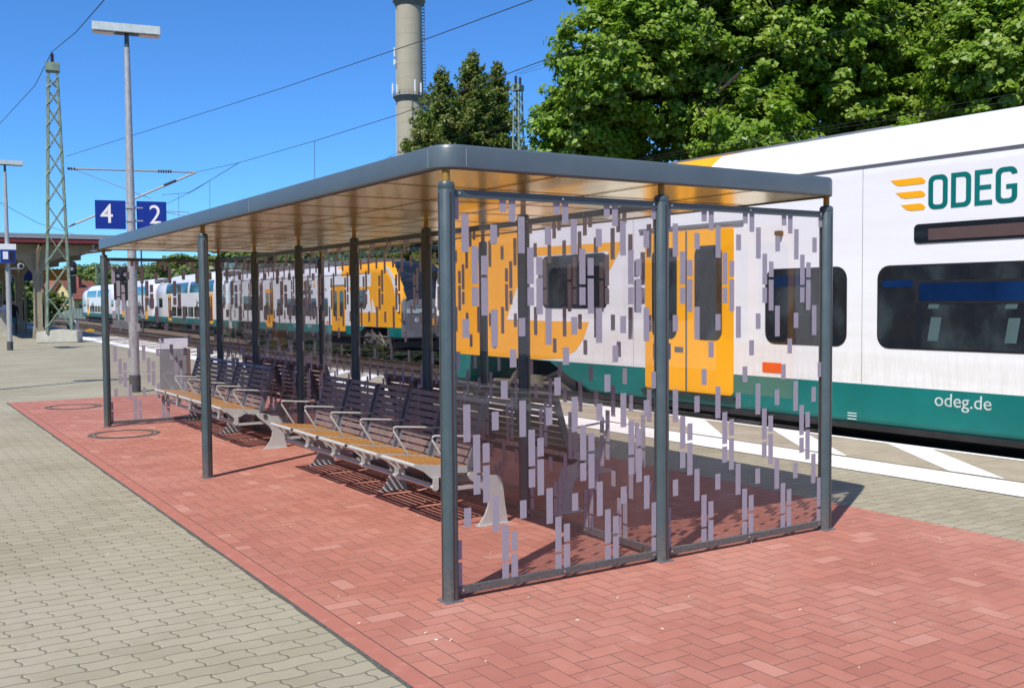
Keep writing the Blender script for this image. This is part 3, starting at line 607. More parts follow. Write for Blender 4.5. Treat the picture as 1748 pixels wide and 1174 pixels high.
def wire(lab, pts, r=.012, drop=()):
    o = MB().tube([Vector(p) for p in pts], r, 5).build('overhead_wire', M['wire']); tag(o, lab, 'wire', 'overhead wires across the sky'); return o
D1 = (mx, my, 11.75)
wire('thin wire running from the tall left mast top up out of frame', [D1, at(130, 55, 30), at(178, 0, 22), at(230, -60, 17)], .013)
wire('thin wire falling leftwards from the tall left mast top', [D1, at(60, 146, 52), at(0, 211, 64)], .018)
wire('long thin wire rising from the left mast past the chimney to the upper right', [(4.4, 39.8, 7.55), at(478, 152, 27), at(720, 70, 20), at(910, 0, 16), at(1040, -50, 13)], .009)
m1 = wire('wire from the left mast arm tip rising past the chimney base', [TIP, at(408, 278, 36), at(540, 240, 30), at(683, 195, 25), at(905, 112, 19), at(1010, 73, 17)], .009)
wire('lower branch wire drooping left from the junction below the chimney line', [at(408, 278, 36), at(357, 309, 41), at(330, 326, 46), at(276, 352, 55)], .011)
wire('short nearly level wire left of the roof between two droppers', [at(357, 309, 41), at(322, 329, 44), at(276, 333, 48)], .010)
for u, v0, v1, D, lb_ in ((537, 240, 300, 30, 'dropper wire hanging right of centre above the roof'), (358, 309, 352, 41, 'dropper wire hanging above the roof near the second post'), (305, 330, 355, 45, 'short dropper wire hanging right of the number 2 sign')):
    wire(lb_, [at(u, v0, D), at(u+.3, v1+30, D)], .008)
wire('thin wire sagging across the sky at the left edge', [at(-20, 335, 60), at(65, 381, 70), at(135, 403, 85), at(180, 415, 95)], .016)
wire('wire behind the roof edge meeting the big tree', [at(640, 282, 40), at(676, 262, 38), at(880, 213, 36), at(950, 195, 34), at(1180, 128, 30), at(1420, 58, 26), at(1748, -40, 20)], .006)
wire('upper wire from the right mast top into the big tree', [at(881, 127, 54), at(960, 96, 50), at(1180, 20, 40), at(1240, -4, 37)], .009)
wire('lower wire from the right mast top into the big tree', [at(888, 127, 54), at(930, 115, 51), at(960, 107, 48), at(1160, 55, 40), at(1400, -10, 32)], .008)
wire('wire crossing the tree just above the train roof', [at(1010, 287, 24), at(1200, 251, 20), at(1480, 205, 16), at(1748, 158, 14)], .004)
wire('second wire crossing the tree just above the train roof', [at(1010, 291, 24), at(1200, 256, 20), at(1480, 211, 16), at(1748, 170, 14)], .004)
# right mast between spruce and maple
P2 = at(884, 145, 60)
rm = lattice_mast('green lattice mast rising between the spruces and the big leafy tree', (P2.x, P2.y, -1.3), .95, .42, P2.z+1.3-.35, R(24))
b = MB(); hz = P2.z+1.3
insulator(b, (-.22, 0, hz), (-.22, 0, hz+.5), .1); insulator(b, (.25, 0, hz), (.25, 0, hz+.5), .1); b.build('top_insulator', M['ins'], rm)
b = MB(); b.box(-.45, .45, -.1, .1, hz-.08, hz+.02); b.build('crossbar', M['mastg'], rm)
for (u, v, D, lab, h_) in ((345, 436, 120, 'distant green mast above the trees behind the second post', 10), (280, 440, 150, 'distant mast above the white train roofs', 10), (165, 455, 190, 'distant mast between the far trees at the left', 10)):
    p = at(u, v, D); m_ = lattice_mast(lab, (p.x, p.y, -1.3), .8, .35, p.z+1.3, R(20))
p = at(241, 430, 75); b = MB(); b.tube([(0, 0, 0), (0, 0, p.z+1.6)], .06, 8); pm = b.build('pole_mast', M['rubber']); pm.location = (p.x, p.y, -1.2); tag(pm, 'thin dark pole right of the lamp post under the roof end', 'pole')
# ---------------------------------------------------------------- historic platform canopy
cy = thing('platform_canopy', 'old cream and brown canopy with curved brackets and dark red edge at far left', 'canopy', (3.94, 45.45, 0), R(-2.5))
NC = 6
b = MB(); b.box(-3.4, 3.3, -1.0, 11*NC-4, 4.42, 4.46); b.build('roof_boards', M['brown'], cy)
b = MB(); b.box(-3.45, 3.35, -1.06, 11*NC-3.9, 4.60, 4.70); b.box(-3.45, 3.35, -1.06, -1.02, 4.50, 4.62); b.box(3.31, 3.35, -1.06, 11*NC-4, 4.50, 4.62); b.build('roof_flashing', M['rgrey'], cy)
b = MB(); b.box(-3.4, 3.3, -1.03, -.99, 4.30, 4.51); b.box(3.26, 3.31, -1.0, 11*NC-4, 4.30, 4.51); b.box(-3.4, 3.3, -1.0, 11*NC-4, 4.461, 4.6); b.build('red_fascia', M['crimson'], cy)
b = MB()
for y in np.arange(-.6, 11*NC-4, 1.1): b.box(-3.3, 3.2, y-.05, y+.05, 4.27, 4.42)
b.build('rafters', M['brown'], cy)
for x_ in (-2.6, -1.2, 1.2, 2.6):
    b = MB(); b.box(x_-.06, x_+.06, -.95, 11*NC-4.1, 4.08+abs(x_)*.02, 4.27); b.build('purlin', M['cream'], cy)
for k in range(NC):
    yy = 11.0*k; b = MB()
    b.prism([(-.24, 0), (.24, 0), (.21, .55), (.17, .6), (.16, 2.9), (.20, 2.95), (.20, 3.1), (.10, 3.15), (.10, 4.1), (-.10, 4.1), (-.10, 3.15), (-.20, 3.1), (-.20, 2.95), (-.16, 2.9), (-.17, .6), (-.21, .55)], 'y', yy-.14, yy+.14); col_ = b.build('column', M['cream'], cy)
    b = MB(); b.box(-.17, -.13, yy-.2, yy+.2, .6, 2.9); b.box(.13, .17, yy-.2, yy+.2, .6, 2.9); b.build('column_flange', M['cream'], col_)
    b = MB()
    b.prism([(-3.3, 4.27), (-3.3, 4.02), (-1.2, 3.75), (-.55, 3.5), (-.18, 2.95), (.18, 2.95), (.55, 3.5), (1.2, 3.75), (3.2, 4.02), (3.2, 4.27)], 'y', yy-.09, yy+.09); b.build('cross_beam', M['cream'], cy)
    for sg in (-1, 1):
        b = MB(); pts = []
        for i in range(9): a = math.pi/2*i/8; pts.append((0, yy+sg*(.14+2.0*(1-math.cos(a))), 2.9+1.18*math.sin(a)))
        for i in range(8):
            p_, q_ = pts[i], pts[i+1]; b.add([(-.07, p_[1], p_[2]), (.07, p_[1], p_[2]), (.07, q_[1], q_[2]), (-.07, q_[1], q_[2]), (-.07, p_[1], p_[2]+.09), (.07, p_[1], p_[2]+.09), (.07, q_[1], q_[2]+.09), (-.07, q_[1], q_[2]+.09)], [(0, 1, 2, 3), (7, 6, 5, 4), (0, 3, 7, 4), (1, 5, 6, 2)])
        b.build('curved_bracket', M['cream'], cy)
    b = MB(); b.tube([(.36, yy+.6, 0), (.36, yy+.6, 2.2), (.26, yy+.6, 2.5), (.26, yy+.6, 4.0)], .06, 8); b.build('downpipe', M['cream'], cy)
b = MB(); b.box(-.06, .06, 0, 11*(NC-1), 3.95, 4.2); b.build('ridge_beam', M['cream'], cy)
for i, (x_, y_, lb_) in enumerate(((2.35, -.4, 'white bell lamp hanging under the right tip of the old canopy'), (-1.25, -.4, 'white bell lamp hanging under the old canopy at the left edge'))):
    b = MB(); b.lathe([(.17, 3.98), (.17, 4.02), (.08, 4.08), (.03, 4.12), (.03, 4.25), (.12, 4.26)], 0, 0, 14); lo = b.build('pendant_lamp', M['signw']); lo.matrix_world = cy.matrix_basis @ Matrix.Translation((x_, y_, 0)); lo.location = (Matrix.Translation(cy.location) @ Matrix.Rotation(R(-2.5), 4, 'Z') @ Vector((x_, y_, 0))); tag(lo, lb_, 'lamp', 'bell lamps under the canopy')
p = at(92, 469, 57); b = MB(); b.box(-.6, .6, -.1, .1, -.32, .32); o = b.build('hanging_display', M['dsign']); o.location = p; tag(o, 'yellow-orange hanging display under the canopy behind the mast', 'display')
p = at(48, 468, 60); b = MB(); b.box(-.9, .9, -.12, .12, -.4, .4); o = b.build('hanging_display', M['blue']); o.location = p; tag(o, 'dark blue hanging display board under the old canopy', 'display')
# weather screen at the very left
b = MB(); b.box(-1.2, .75, -.05, .05, 0, 1.2); o = b.build('low_screen', M['fcon']); q_ = at(6, 560, 50); o.location = (q_.x-.5, q_.y, 0); tag(o, 'grey low screen wall under the canopy at the left edge', 'screen')
# ---------------------------------------------------------------- people under the canopy
def person(lab, loc, rz, top, legs, step=.0):
    me = bpy.data.meshes.new('person'); bm = bmesh.new(); sk = bm.verts.layers.skin.verify(); V = {}
    J = dict(pel=((0, 0, .95), .15), waist=((0, 0, 1.12), .13), chest=((0, .01, 1.35), .155), neck=((0, 0, 1.50), .06), head0=((0, -.01, 1.58), .075), head1=((0, -.015, 1.70), .095), head2=((0, -.01, 1.77), .06),
             shL=((-.17, 0, 1.43), .065), elL=((-.25, .03, 1.16), .045), wrL=((-.24, -.08, .93), .032), haL=((-.24, -.11, .85), .035), shR=((.17, 0, 1.43), .065), elR=((.25, .03, 1.16), .045), wrR=((.24, -.08, .93), .032), haR=((.24, -.11, .85), .035),
             hiL=((-.09, 0, .88), .10), knL=((-.10, -.03-step, .50), .065), anL=((-.10, .03+step, .09), .042), toL=((-.10, -.13+step, .04), .04), hiR=((.09, 0, .88), .10), knR=((.10, -.03+step, .50), .065), anR=((.10, .03-step, .09), .042), toR=((.10, -.13-step, .04), .04))
    for k, (p, r) in J.items(): v = bm.verts.new(p); v[sk].radius = (r, r*.85); V[k] = v
    V['pel'][sk].use_root = True
    for a, c in (('pel', 'waist'), ('waist', 'chest'), ('chest', 'neck'), ('neck', 'head0'), ('head0', 'head1'), ('head1', 'head2'), ('chest', 'shL'), ('shL', 'elL'), ('elL', 'wrL'), ('wrL', 'haL'), ('chest', 'shR'), ('shR', 'elR'), ('elR', 'wrR'), ('wrR', 'haR'), ('pel', 'hiL'), ('hiL', 'knL'), ('knL', 'anL'), ('anL', 'toL'), ('pel', 'hiR'), ('hiR', 'knR'), ('knR', 'anR'), ('anR', 'toR')): bm.edges.new((V[a], V[c]))
    bm.to_mesh(me); bm.free(); o = bpy.data.objects.new('tmp', me); COL.objects.link(o); o.modifiers.new('s', 'SKIN'); o.modifiers.new('u', 'SUBSURF').levels = 1
    bpy.context.view_layer.update(); em = bpy.data.meshes.new_from_object(o.evaluated_get(bpy.context.evaluated_depsgraph_get())); bpy.data.objects.remove(o)
    em.materials.clear()
    for m_ in (M['skin'], top, legs, M['hair']): em.materials.append(m_)
    for p_ in em.polygons:
        c = p_.center; p_.use_smooth = True
        if c.z > 1.53: p_.material_index = 3 if (c.y > .0 or c.z > 1.76) else 0
        elif c.z > 1.0 and not (abs(c.x) > .19 and c.z < 1.1): p_.material_index = 1
        elif abs(c.x) > .19 and c.z > .75: p_.material_index = 0
        elif c.z > .09: p_.material_index = 2
        else: p_.material_index = 3
    em.name = 'person'; q = bpy.data.objects.new('person', em); COL.objects.link(q); q.location = loc; q.rotation_euler = (0, 0, rz); return tag(q, lab, 'person', 'people waiting under the canopy')
def gpt(u, v): r_ = ray(u, v); return Vector(CAM + r_*(-CAM[2]/r_[2]))
q_ = gpt(9.5, 573); person('person in white shirt and dark trousers standing behind the farther lamp post', q_, R(150), M['shirt'], M['trouser'])
q_ = gpt(24, 571); pb = person('person in dark top holding a teal bag between lamp post and column', q_, R(10), M['dshirt'], M['trouser'])
b = MB(); b.box(-.16, .16, -.06, .06, 0, .34); o = b.build('hand_bag', M['bag'], None, .02); o.location = (q_.x-.05, q_.y-.25, .55); tag(o, 'teal bag held by the person between lamp post and column', 'bag')
q_ = gpt(78.5, 570); person('person in dark top and blue jeans behind the front canopy column', q_, R(-60), M['dshirt'], M['jeans'])
# ---------------------------------------------------------------- signals and lineside things
def signal(lab, u, v, D, base, hh=1.5):
    p = at(u, v, D); t = thing('rail_signal', lab, 'signal', (p.x, p.y, base), R(-10), 'railway light signals by the curve'); z = p.z-base
    b = MB(); b.tube([(0, .1, 0), (0, .1, z+.8)], .09, 10); b.build('mast', M['galv'], t)
    b = MB(); b.prism([(-.42, z-.55), (.42, z-.55), (.42, z+.4), (.25, z+.62), (-.25, z+.62), (-.42, z+.4)], 'y', -.12, .05); b.box(-.36, .36, -.1, .05, z-hh-.7, z-.7); b.build('signal_head', M['black'], t)
    b = MB(); n = 16; b.tube([(.0, -.13, z), (.0, -.3, z)], .32, n, 0, False); b.build('lamp_hood', M['signw'], t)
    b = MB(); b.tube([(.0, -.13, z-.0), (.0, -.15, z)], .16, 12); b.build('lens', M['lens'], t)
    b = MB(); b.box(-.5, .5, -.3, .5, 0, 1.1); b.build('relay_cabinet', M['binm'], t)
    return t
signal('signal with white ringed lamp seen left of the lamp post under the roof', 213, 468, 84, -1.0)
signal('dark signal without visible ring beside the ringed one by the lamp post', 201, 470, 90, -1.0)
signal('signal with white ringed lamp just right of the green lattice mast', 122, 458, 88, -1.0)
p = at(124, 553, 84); t = thing('stop_board', 'small white board with black letter H at the track beyond the mast', 'sign', (p.x, p.y, -.74), R(-10)); z = p.z+.74
b = MB(); b.tube([(0, .03, 0), (0, .03, z)], .035, 8); b.build('stake', M['galv'], t)
b = MB(); b.box(-.24, .24, -.01, .01, z-.3, z+.3); b.build('panel', M['signw'], t)
text_obj('letter', 'H', .46, M['black'], t, (0, -.013, z+.04), (R(90), 0, 0), 1.1, .01, .001)
for u, v, lb_ in ((128, 562, 'small yellow marker on the ballast under the H board'), (154, 566, 'small yellow marker on the ballast near the far left shelter post')):
    r_ = ray(u, v); q_ = Vector(CAM + r_*((-.74-CAM[2])/r_[2])); b = MB(); b.box(-.3, .3, -.15, .15, 0, .18); b.box(-.1, .1, -.1, .1, .18, .26); o = b.build('track_marker', M['yplast'], None, .02); o.location = q_; tag(o, lb_, 'marker', 'yellow markers on the ballast')
# ---------------------------------------------------------------- trains
def loft(b, secs, mats, smooth=False, caps=(True, True)):
    """secs: list of (y, [(x,z)...]) same count, open outline mirrored already"""
    n = len(secs[0][1]); vs = [(p[0], y, p[1]) for y, pr in secs for p in pr]; fs = []; mi = []
    o = len(b.v); b.v += vs
    for i in range(len(secs)-1):
        for k in range(n):
            k2 = (k+1) % n; f = (i*n+k, i*n+k2, (i+1)*n+k2, (i+1)*n+k)
            cz = sum(vs[j][2] for j in f)/4; cy_ = sum(vs[j][1] for j in f)/4; cx_ = sum(vs[j][0] for j in f)/4
            b.f.append([j+o for j in f]); b.m.append(mats(cx_, cy_, cz)); b.sm.append(smooth)
    if caps[0]: b.f.append([o+j for j in range(n)]); b.m.append(mats(0, secs[0][0], 1)); b.sm.append(False)
    if caps[1]: b.f.append([o+(len(secs)-1)*n+j for j in range(n)][::-1]); b.m.append(mats(0, secs[-1][0], 1)); b.sm.append(False)
HALF_S = [(1.37, .10), (1.42, .22), (1.42, .61), (1.42, .95), (1.42, 1.5), (1.42, 2.1), (1.42, 2.95), (1.40, 3.12), (1.33, 3.32), (1.15, 3.46), (.75, 3.55), (.3, 3.58)]
HALF_D = [(1.37, .10), (1.42, .22), (1.42, .61), (1.42, 1.5), (1.42, 2.3), (1.42, 2.62), (1.39, 2.95), (1.31, 3.25), (1.18, 3.52), (1.0, 3.74), (.7, 3.9), (.3, 3.97)]
def full(h): return [(x, z) for x, z in h] + [(-x, z) for x, z in reversed(h)]
def side_panel(b, pts, x0, th, mi=0):
    """outline in (y,z) placed on the +x or -x side"""
    b.prism(pts, 'x', x0, x0+th, mi); return b
def rpts(y0, y1, z0, z1, r=.1, n=5):
    return rrect(min(y0, y1), max(y0, y1), z0, z1, r, n)
def end_car(parent, s, detail=True):
    """local frame: nose tip at y=0, body runs to y=-24.5 ; camera side at x = s*1.42 ; z = platform level"""
    hs = HALF_S
    def mf(x, y, z):
        if y > -.12: return 3
        if z < .61: return 1
        if y > -3.1: return 2
        if (y > -6.5 and z > 3.0) or (y > -7.2 and z > 3.35): return 2
        return 0
    secs = []
    def sc(y, w, ztop, zlo=.10):
        pr = []
        for x, z in hs: zz = zlo+(z-.10)*(ztop-zlo)/(3.58-.10) if z > .95 else max(z, zlo); pr.append((x*w, zz))
        secs.append((y, full(pr)))
    for y, zl in ((-24.5, .1), (-23.3, .1), (-23.0, .6), (-20.3, .6), (-19.9, .1), (-9.0, .1), (-7.2, .1), (-6.5, .1), (-4.75, .1), (-4.3, .36), (-3.72, .6), (-3.0, .6)): sc(y, 1, 3.58, zl)
    for y, w, t_, zl in ((-2.3, 1, 3.57, .6), (-1.6, 1, 3.50, .6), (-1.34, .998, 3.42, .6), (-1.26, .998, 3.39, .11), (-1.0, .997, 3.24, .11), (-.6, .995, 2.86, .12), (-.3, .985, 2.42, .12), (-.1, .93, 1.95, .14), (0, .84, 1.5, .2)): sc(y, w, t_, zl)
    b = MB(); loft(b, secs, mf, False)
    body = b.build('body', [M['twhite'], M['teal'], M['yel'], M['tgrey']], parent)
    for p_ in body.data.polygons: p_.use_smooth = abs(p_.normal.x) < .999 and abs(p_.normal.y) < .999
    X = s*1.42; o = lambda b_, pts, t_, mi=0: b_.prism(pts, 'x', X, X+s*t_, mi)
    # livery graphics
    b = MB(); o(b, [(-2.9, .615), (-3.35, .615), (-4.1, .66), (-4.42, .80), (-4.6, .98), (-4.74, 1.24), (-2.9, 1.25)], .003)
    o(b, [(-2.9, 1.25), (-2.9, 3.0), (-2.95, 3.0), (-2.97, 2.44), (-5.56, 2.42), (-5.24, 2.02), (-5.20, 2.02), (-5.20, 2.30), (-3.2, 2.30), (-3.1, 1.75), (-2.93, 1.25)], .003)
    b.build('yellow_graphic', M['yel'], body)
    b = MB(); o(b, [(-2.9, 1.25), (-2.52, 1.25), (-2.72, 1.6), (-2.9, 1.9)], .0045); b.build('white_graphic', M['twhite'], body)
    # cab side window, windshield
    b = MB(); o(b, rpts(-3.55, -5.18, 1.45, 2.28, .12), .008); w_ = b.build('cab_side_window', M['twin'], parent)
    b = MB(); o(b, rpts(-4.35, -4.40, 1.5, 2.24, .01), .012); o(b, rpts(-3.9, -4.34, 1.95, 1.98, .01), .012); b.build('window_bar', M['black'], w_)
    # windshield: proud strip over the nose
    b = MB(); ws = []
    for y, w, t_ in ((-1.9, .86, 3.56), (-1.3, .92, 3.42), (-1.0, .93, 3.26), (-.6, .93, 2.88), (-.3, .91, 2.44), (-.1, .86, 1.97)): ws.append((y, w*1.34, t_))
    vs = []
    for y, w, t_ in ws: vs += [(-w, y+.03, t_-.26), (-w*.75, y+.06, t_-.04), (0, y+.08, t_+.03), (w*.75, y+.06, t_-.04), (w, y+.03, t_-.26)]
    b.add(vs, [(5*i+k, 5*i+k+1, 5*i+k+6, 5*i+k+5) for i in range(5) for k in range(4)], 0, True); b.build('windshield', M['twin'], parent)
    for sx in (-1, 1):
        b = MB(); b.tube([(sx*.62, -.22, .95), (sx*.62, .0, .95)], .11, 12); b.build('headlight', M['signw'], parent)
    b = MB(); b.tube([(0, -.3, .52), (0, .5, .52)], .13, 8); b.box(-.3, .3, .28, .55, .38, .72); b.build('coupler', M['bogie'], parent)
    # door
    b = MB(); o(b, rpts(-6.02, -7.68, .33, 2.50, .05), .018); d_ = b.build('door', M['yel'], parent)
    for y0, y1 in ((-6.17, -6.66), (-7.0, -7.49)):
        b = MB(); o(b, rpts(y0, y1, 1.04, 2.28, .12), .026); b.build('door_window', M['twin'], d_)
    b = MB(); o(b, [(-6.825, .34), (-6.855, .34), (-6.855, 2.49), (-6.825, 2.49)], .022); o(b, [(-6.62, .86), (-6.78, .86), (-6.78, .93), (-6.62, .93)], .024); b.build('door_gap', M['tseam'], d_)
    b = MB(); o(b, [(-5.98, .27), (-7.72, .27), (-7.72, .32), (-5.98, .32)], .06); b.build('door_step', M['tdark'], d_)
    b = MB(); o(b, [(-5.9, 2.53), (-7.85, 2.53), (-7.85, 2.57), (-5.9, 2.57)], .03); b.build('door_gutter', M['tgrey'], parent)
    b = MB(); o(b, rpts(-8.38, -8.48, 2.34, 2.40, .02), .05); b.build('side_camera', M['brown'], parent)
    def window(y0, y1, z0, z1, sky_strip=False):
        b_ = MB(); o(b_, rpts(y0, y1, z0, z1, .13), .008); w = b_.build('window', M['twin'], parent)
        f_ = MB(); o(f_, rpts(y0+.02, y1-.02, z0-.02, z1+.02, .145), .004); f_.build('window_frame', M['black'], w)
        if sky_strip:
            h_ = MB(); o(h_, rpts(y0-.45, y1+.35, z1-.40, z1-.15, .03), .012); h_.build('sky_strip_frame', M['black'], w)
            h_ = MB(); o(h_, rpts(y0-.50, y1+.40, z1-.37, z1-.18, .02), .014); h_.build('sky_strip_panel', M['sky_strip'], w)  # blue panel painted in for the sky seen through the car
            h_ = MB(); o(h_, rpts(y0-.05, y0-.42, z1-.22, z1-.14, .02), .012); h_.build('sky_glint', M['sky_strip'], w)
            h_ = MB()
            for yy, ww in ((y0-.60, .12), (y0-1.44, .12), (y0-2.7, .12)):
                for za, zb in ((.08, .33), (.42, .56)): h_.prism([(yy, z0+za), (yy-ww, z0+za), (yy-ww-.04, z0+zb), (yy-.04, z0+zb)], 'x', X+s*.0085, X+s*.0095)
            h_.build('seat_headrest', M['seatc'], w)
        return w
    window(-8.22, -9.38, 1.04, 1.92)
    b = MB(); o(b, rpts(-8.35, -8.85, 1.72, 1.86, .03), .0105); b.build('sky_glint', M['sky_strip'], parent)
    window(-9.82, -14.2, 1.04, 1.91, True)
    window(-14.9, -15.8, 1.04, 1.91)
    for y0, y1 in ((-18.3, -19.9), (-20.4, -22.0)): window(y0, y1, 1.30, 2.1)
    b = MB(); o(b, rpts(-16.4, -17.8, .33, 2.50, .05), .018); d2 = b.build('door', M['yel'], parent)
    for y0, y1 in ((-16.5, -17.0), (-17.2, -17.7)): b = MB(); o(b, rpts(y0, y1, 1.04, 2.28, .1), .026); b.build('door_window', M['twin'], d2)
    b = MB(); o(b, rpts(-10.25, -11.75, 2.15, 2.355, .05), .010); dd = b.build('display_box', M['twin'], parent)
    b = MB(); o(b, rpts(-10.42, -11.6, 2.18, 2.30, .01), .012); b.build('amber_display', M['amber'], dd)
    b = MB(); o(b, rpts(-8.16, -8.46, .665, .79, .01), .006); b.build('orange_marker', M['orange'], parent)
    b = MB(); o(b, [(-3.2, 3.02), (-24.4, 3.05), (-24.4, 3.075), (-3.2, 3.045)], .004)
    b.build('body_seam', M['tseam'], parent)
    b = MB(); b.prism([(-2.9, .095), (-2.9, .16), (-24.4, .16), (-24.4, .095)], 'x', X-s*.04, X-s*.0); b.build('skirt_edge', M['tdark'], parent)
    # logo: three bars, ODEG, three bars ; mirrored reading direction handled by s
    rot = (R(90), 0, R(90)*s); b = MB()
    sg = s
    def lx(d): return -11.42 + (d)*0
    # bars on the left of the word as seen from outside; outside-left is +y for s=-1, -y for s=+1
    def bar(yl, w, z, sh):
        dl = 1 if s < 0 else -1
        y0 = yc + dl*yl
        return [(y0, z+.06), (y0-dl*.05, z-.0), (y0-dl*.12, z-.06), (y0-dl*(w-.05), z-.06), (y0-dl*w, z), (y0-dl*(w+.0), z+.04), (y0-dl*(w-.06), z+.06)]
    dl = 1 if s < 0 else -1                                          # reading direction runs towards -dl
    yl = -10.86 + dl*.45                                             # left edge of the word
    P_ = lambda u, z: (yl-dl*u*1.08, z)
    def bars(u0, flip):
        for i, (w, z) in enumerate(((.37, 2.815), (.31, 2.675), (.25, 2.540))):
            if not flip: q = [P_(u0-w-.02, z+.035), (P_(u0-w+.04, z-.02)), P_(u0-w+.09, z-.035), P_(u0-.02, z-.035), P_(u0, z-.01), P_(u0-.03, z+.025), P_(u0-.06, z+.035)]
            else: w = (.25, .31, .37)[i]; q = [P_(u0, z+.035), P_(u0, z), P_(u0+.03, z-.035), P_(u0+w-.02, z-.035), P_(u0+w, z+.01), P_(u0+w-.05, z+.035)]
            o(b, q, .004)
    bars(-.03, False); bars(1.0, True); b.build('logo_bars', M['yel'], body)
    b = MB(); zb_, zt_, st = 2.50, 2.855, .052
    def ringshape(u, w, sq_left=False, gap=None):
        c = .07; n_ = 6; out = []; inn = []
        def corners(u0, u1, z0, z1, c, sq):
            p = []
            for cx_, cz_, a0 in ((u1-c, z1-c, 0), (u0+c, z1-c, 90), (u0+c, z0+c, 180), (u1-c, z0+c, 270)):
                for k in range(n_+1):
                    if sq and a0 in (90, 180): p.append((u0, z1 if a0 == 90 else z0))
                    else: a = R(a0+90*k/n_); p.append((cx_+c*math.cos(a), cz_+c*math.sin(a)))
            return p
        out = corners(u, u+w, zb_, zt_, c, sq_left); inn = corners(u+st, u+w-st, zb_+st*.9, zt_-st*.9, .03, sq_left); m_ = len(out)
        for k in range(m_):
            k2 = (k+1) % m_
            if gap and k == m_-1: continue
            vs = [P_(*out[k]), P_(*out[k2]), P_(*inn[k2]), P_(*inn[k])]
            if abs(out[k][0]-out[k2][0])+abs(out[k][1]-out[k2][1])+abs(inn[k][0]-inn[k2][0])+abs(inn[k][1]-inn[k2][1]) < 1e-6: continue
            b.add([(X+s*.004, *v) for v in vs], [(0, 1, 2, 3)])
    ringshape(0, .205); ringshape(.238, .205, True)
    def rect(u0, u1, z0, z1): b.add([(X+s*.004, *P_(a_, c_)) for a_, c_ in ((u0, z0), (u1, z0), (u1, z1), (u0, z1))], [(0, 1, 2, 3)])
    rect(.476, .476+st, zb_, zt_); rect(.476+st, .65, zt_-.048, zt_); rect(.476+st, .64, 2.655, 2.70); rect(.476+st, .65, zb_, zb_+.048)
    ringshape(.68, .205, False, True); rect(.78, .885, 2.64, 2.685); rect(.885-st, .885, 2.57, 2.64)
    b.build('logo_letters', M['teal'], body)
    text_obj('side_text', 'odeg.de', .20, M['lum'], body, (X+s*.003, -10.82, .50), rot, 1.0, .0, .002)
    b = MB()
    for zz in (.20, .235, .265): o(b, [(-9.42, zz), (-9.54, zz), (-9.54, zz+.008), (-9.42, zz+.008)], .003)
    b.build('small_print', M['signw'], body)
    b = MB()
    for y in (-5.75, -9.6, -14.5): o(b, [(y, .62), (y-.005, .62), (y-.005, 3.02), (y, 3.02)], .0012)
    for y in (-7.95, -12.1): o(b, [(y, .2), (y-.006, .2), (y-.006, .6), (y, .6)], .0012)
    b.build('panel_seams', M['tseam'], body)
    # open bogie area: dark recess proud of the skirt plus bogie
    b = MB(); b.box(-.35, .35, -.02, .06, .62, .98); b.build('coupler_hatch', M['yel'], parent, .01)
    b = MB(); b.box(-1.1, 1.1, -.06, .02, 1.22, 1.42); b.build('front_bumper', M['lum'], parent, .01)
    b = MB(); o(b, [(-.10, 1.3), (-.16, 1.9), (-.36, 2.45), (-.62, 2.86), (-.98, 3.16), (-1.5, 3.36), (-1.7, 3.3), (-1.22, 3.08), (-.86, 2.76), (-.58, 2.3), (-.38, 1.8), (-.30, 1.3)], .004); b.build('white_pillar', M['twhite'], body)
    bogie(parent, -2.9, s, True); bogie(parent, -21.5, s)
    b = MB(); b.box(-1.2, 1.2, -19, -5.2, -.45, .10); b.build('underframe', M['tdark'], parent)
    b = MB()
    if s > 0: b.box(-.95, .95, -8.8, -4.2, 3.5, 3.78); b.box(-.9, .9, -15.5, -9.4, 3.5, 3.82); b.box(-.95, .95, -23.6, -16.2, 3.5, 3.8)
    else: b.box(-.8, .8, -9.5, -5.2, 3.5, 3.575)
    b.build('roof_equipment', M['tgrey'], parent, .06)
    b = MB(); b.box(-1.05, 1.05, -24.85, -24.5, .1, 3.3); b.build('gangway', M['bellow'], parent)
def bogie(parent, yc, s, det=False):
    b = MB(); b.box(-1.12, 1.12, yc-1.7, yc+1.7, -.30, -.02); b.box(-1.18, -1.0, yc-1.5, yc+1.5, -.35, .08); b.box(1.0, 1.18, yc-1.5, yc+1.5, -.35, .08)
    g_ = b.build('bogie', M['bogie'], parent, .02)
    for dy in (-1.15, 1.15):
        for sx in (-.75, .75):
            w = MB(); w.tube([(sx-.065, yc+dy, -.12), (sx+.065, yc+dy, -.12)], .44, 20); w.build('wheel', M['rail'], g_)
        w = MB(); w.tube([(s*1.05, yc+dy, -.12), (s*1.30, yc+dy, -.12)], .15, 12); w.build('axle_box', M['bogie'], g_)
    if det:
        w = MB(); w.tube([(s*1.22, yc-.25, .0), (s*1.22, yc-.25, .34)], .16, 12); w.tube([(s*1.22, yc+.9, -.2), (s*1.22, yc+.3, .42)], .05, 8); w.tube([(s*1.2, yc-1.2, .22), (s*1.2, yc+1.1, .16)], .045, 8); w.tube([(s*1.2, yc+1.1, -.2), (s*1.2, yc-.9, .45)], .04, 8); w.box(s*1.1, s*1.25, yc-1.3, yc-.8, .1, .45); w.build('suspension', M['susp'], g_)
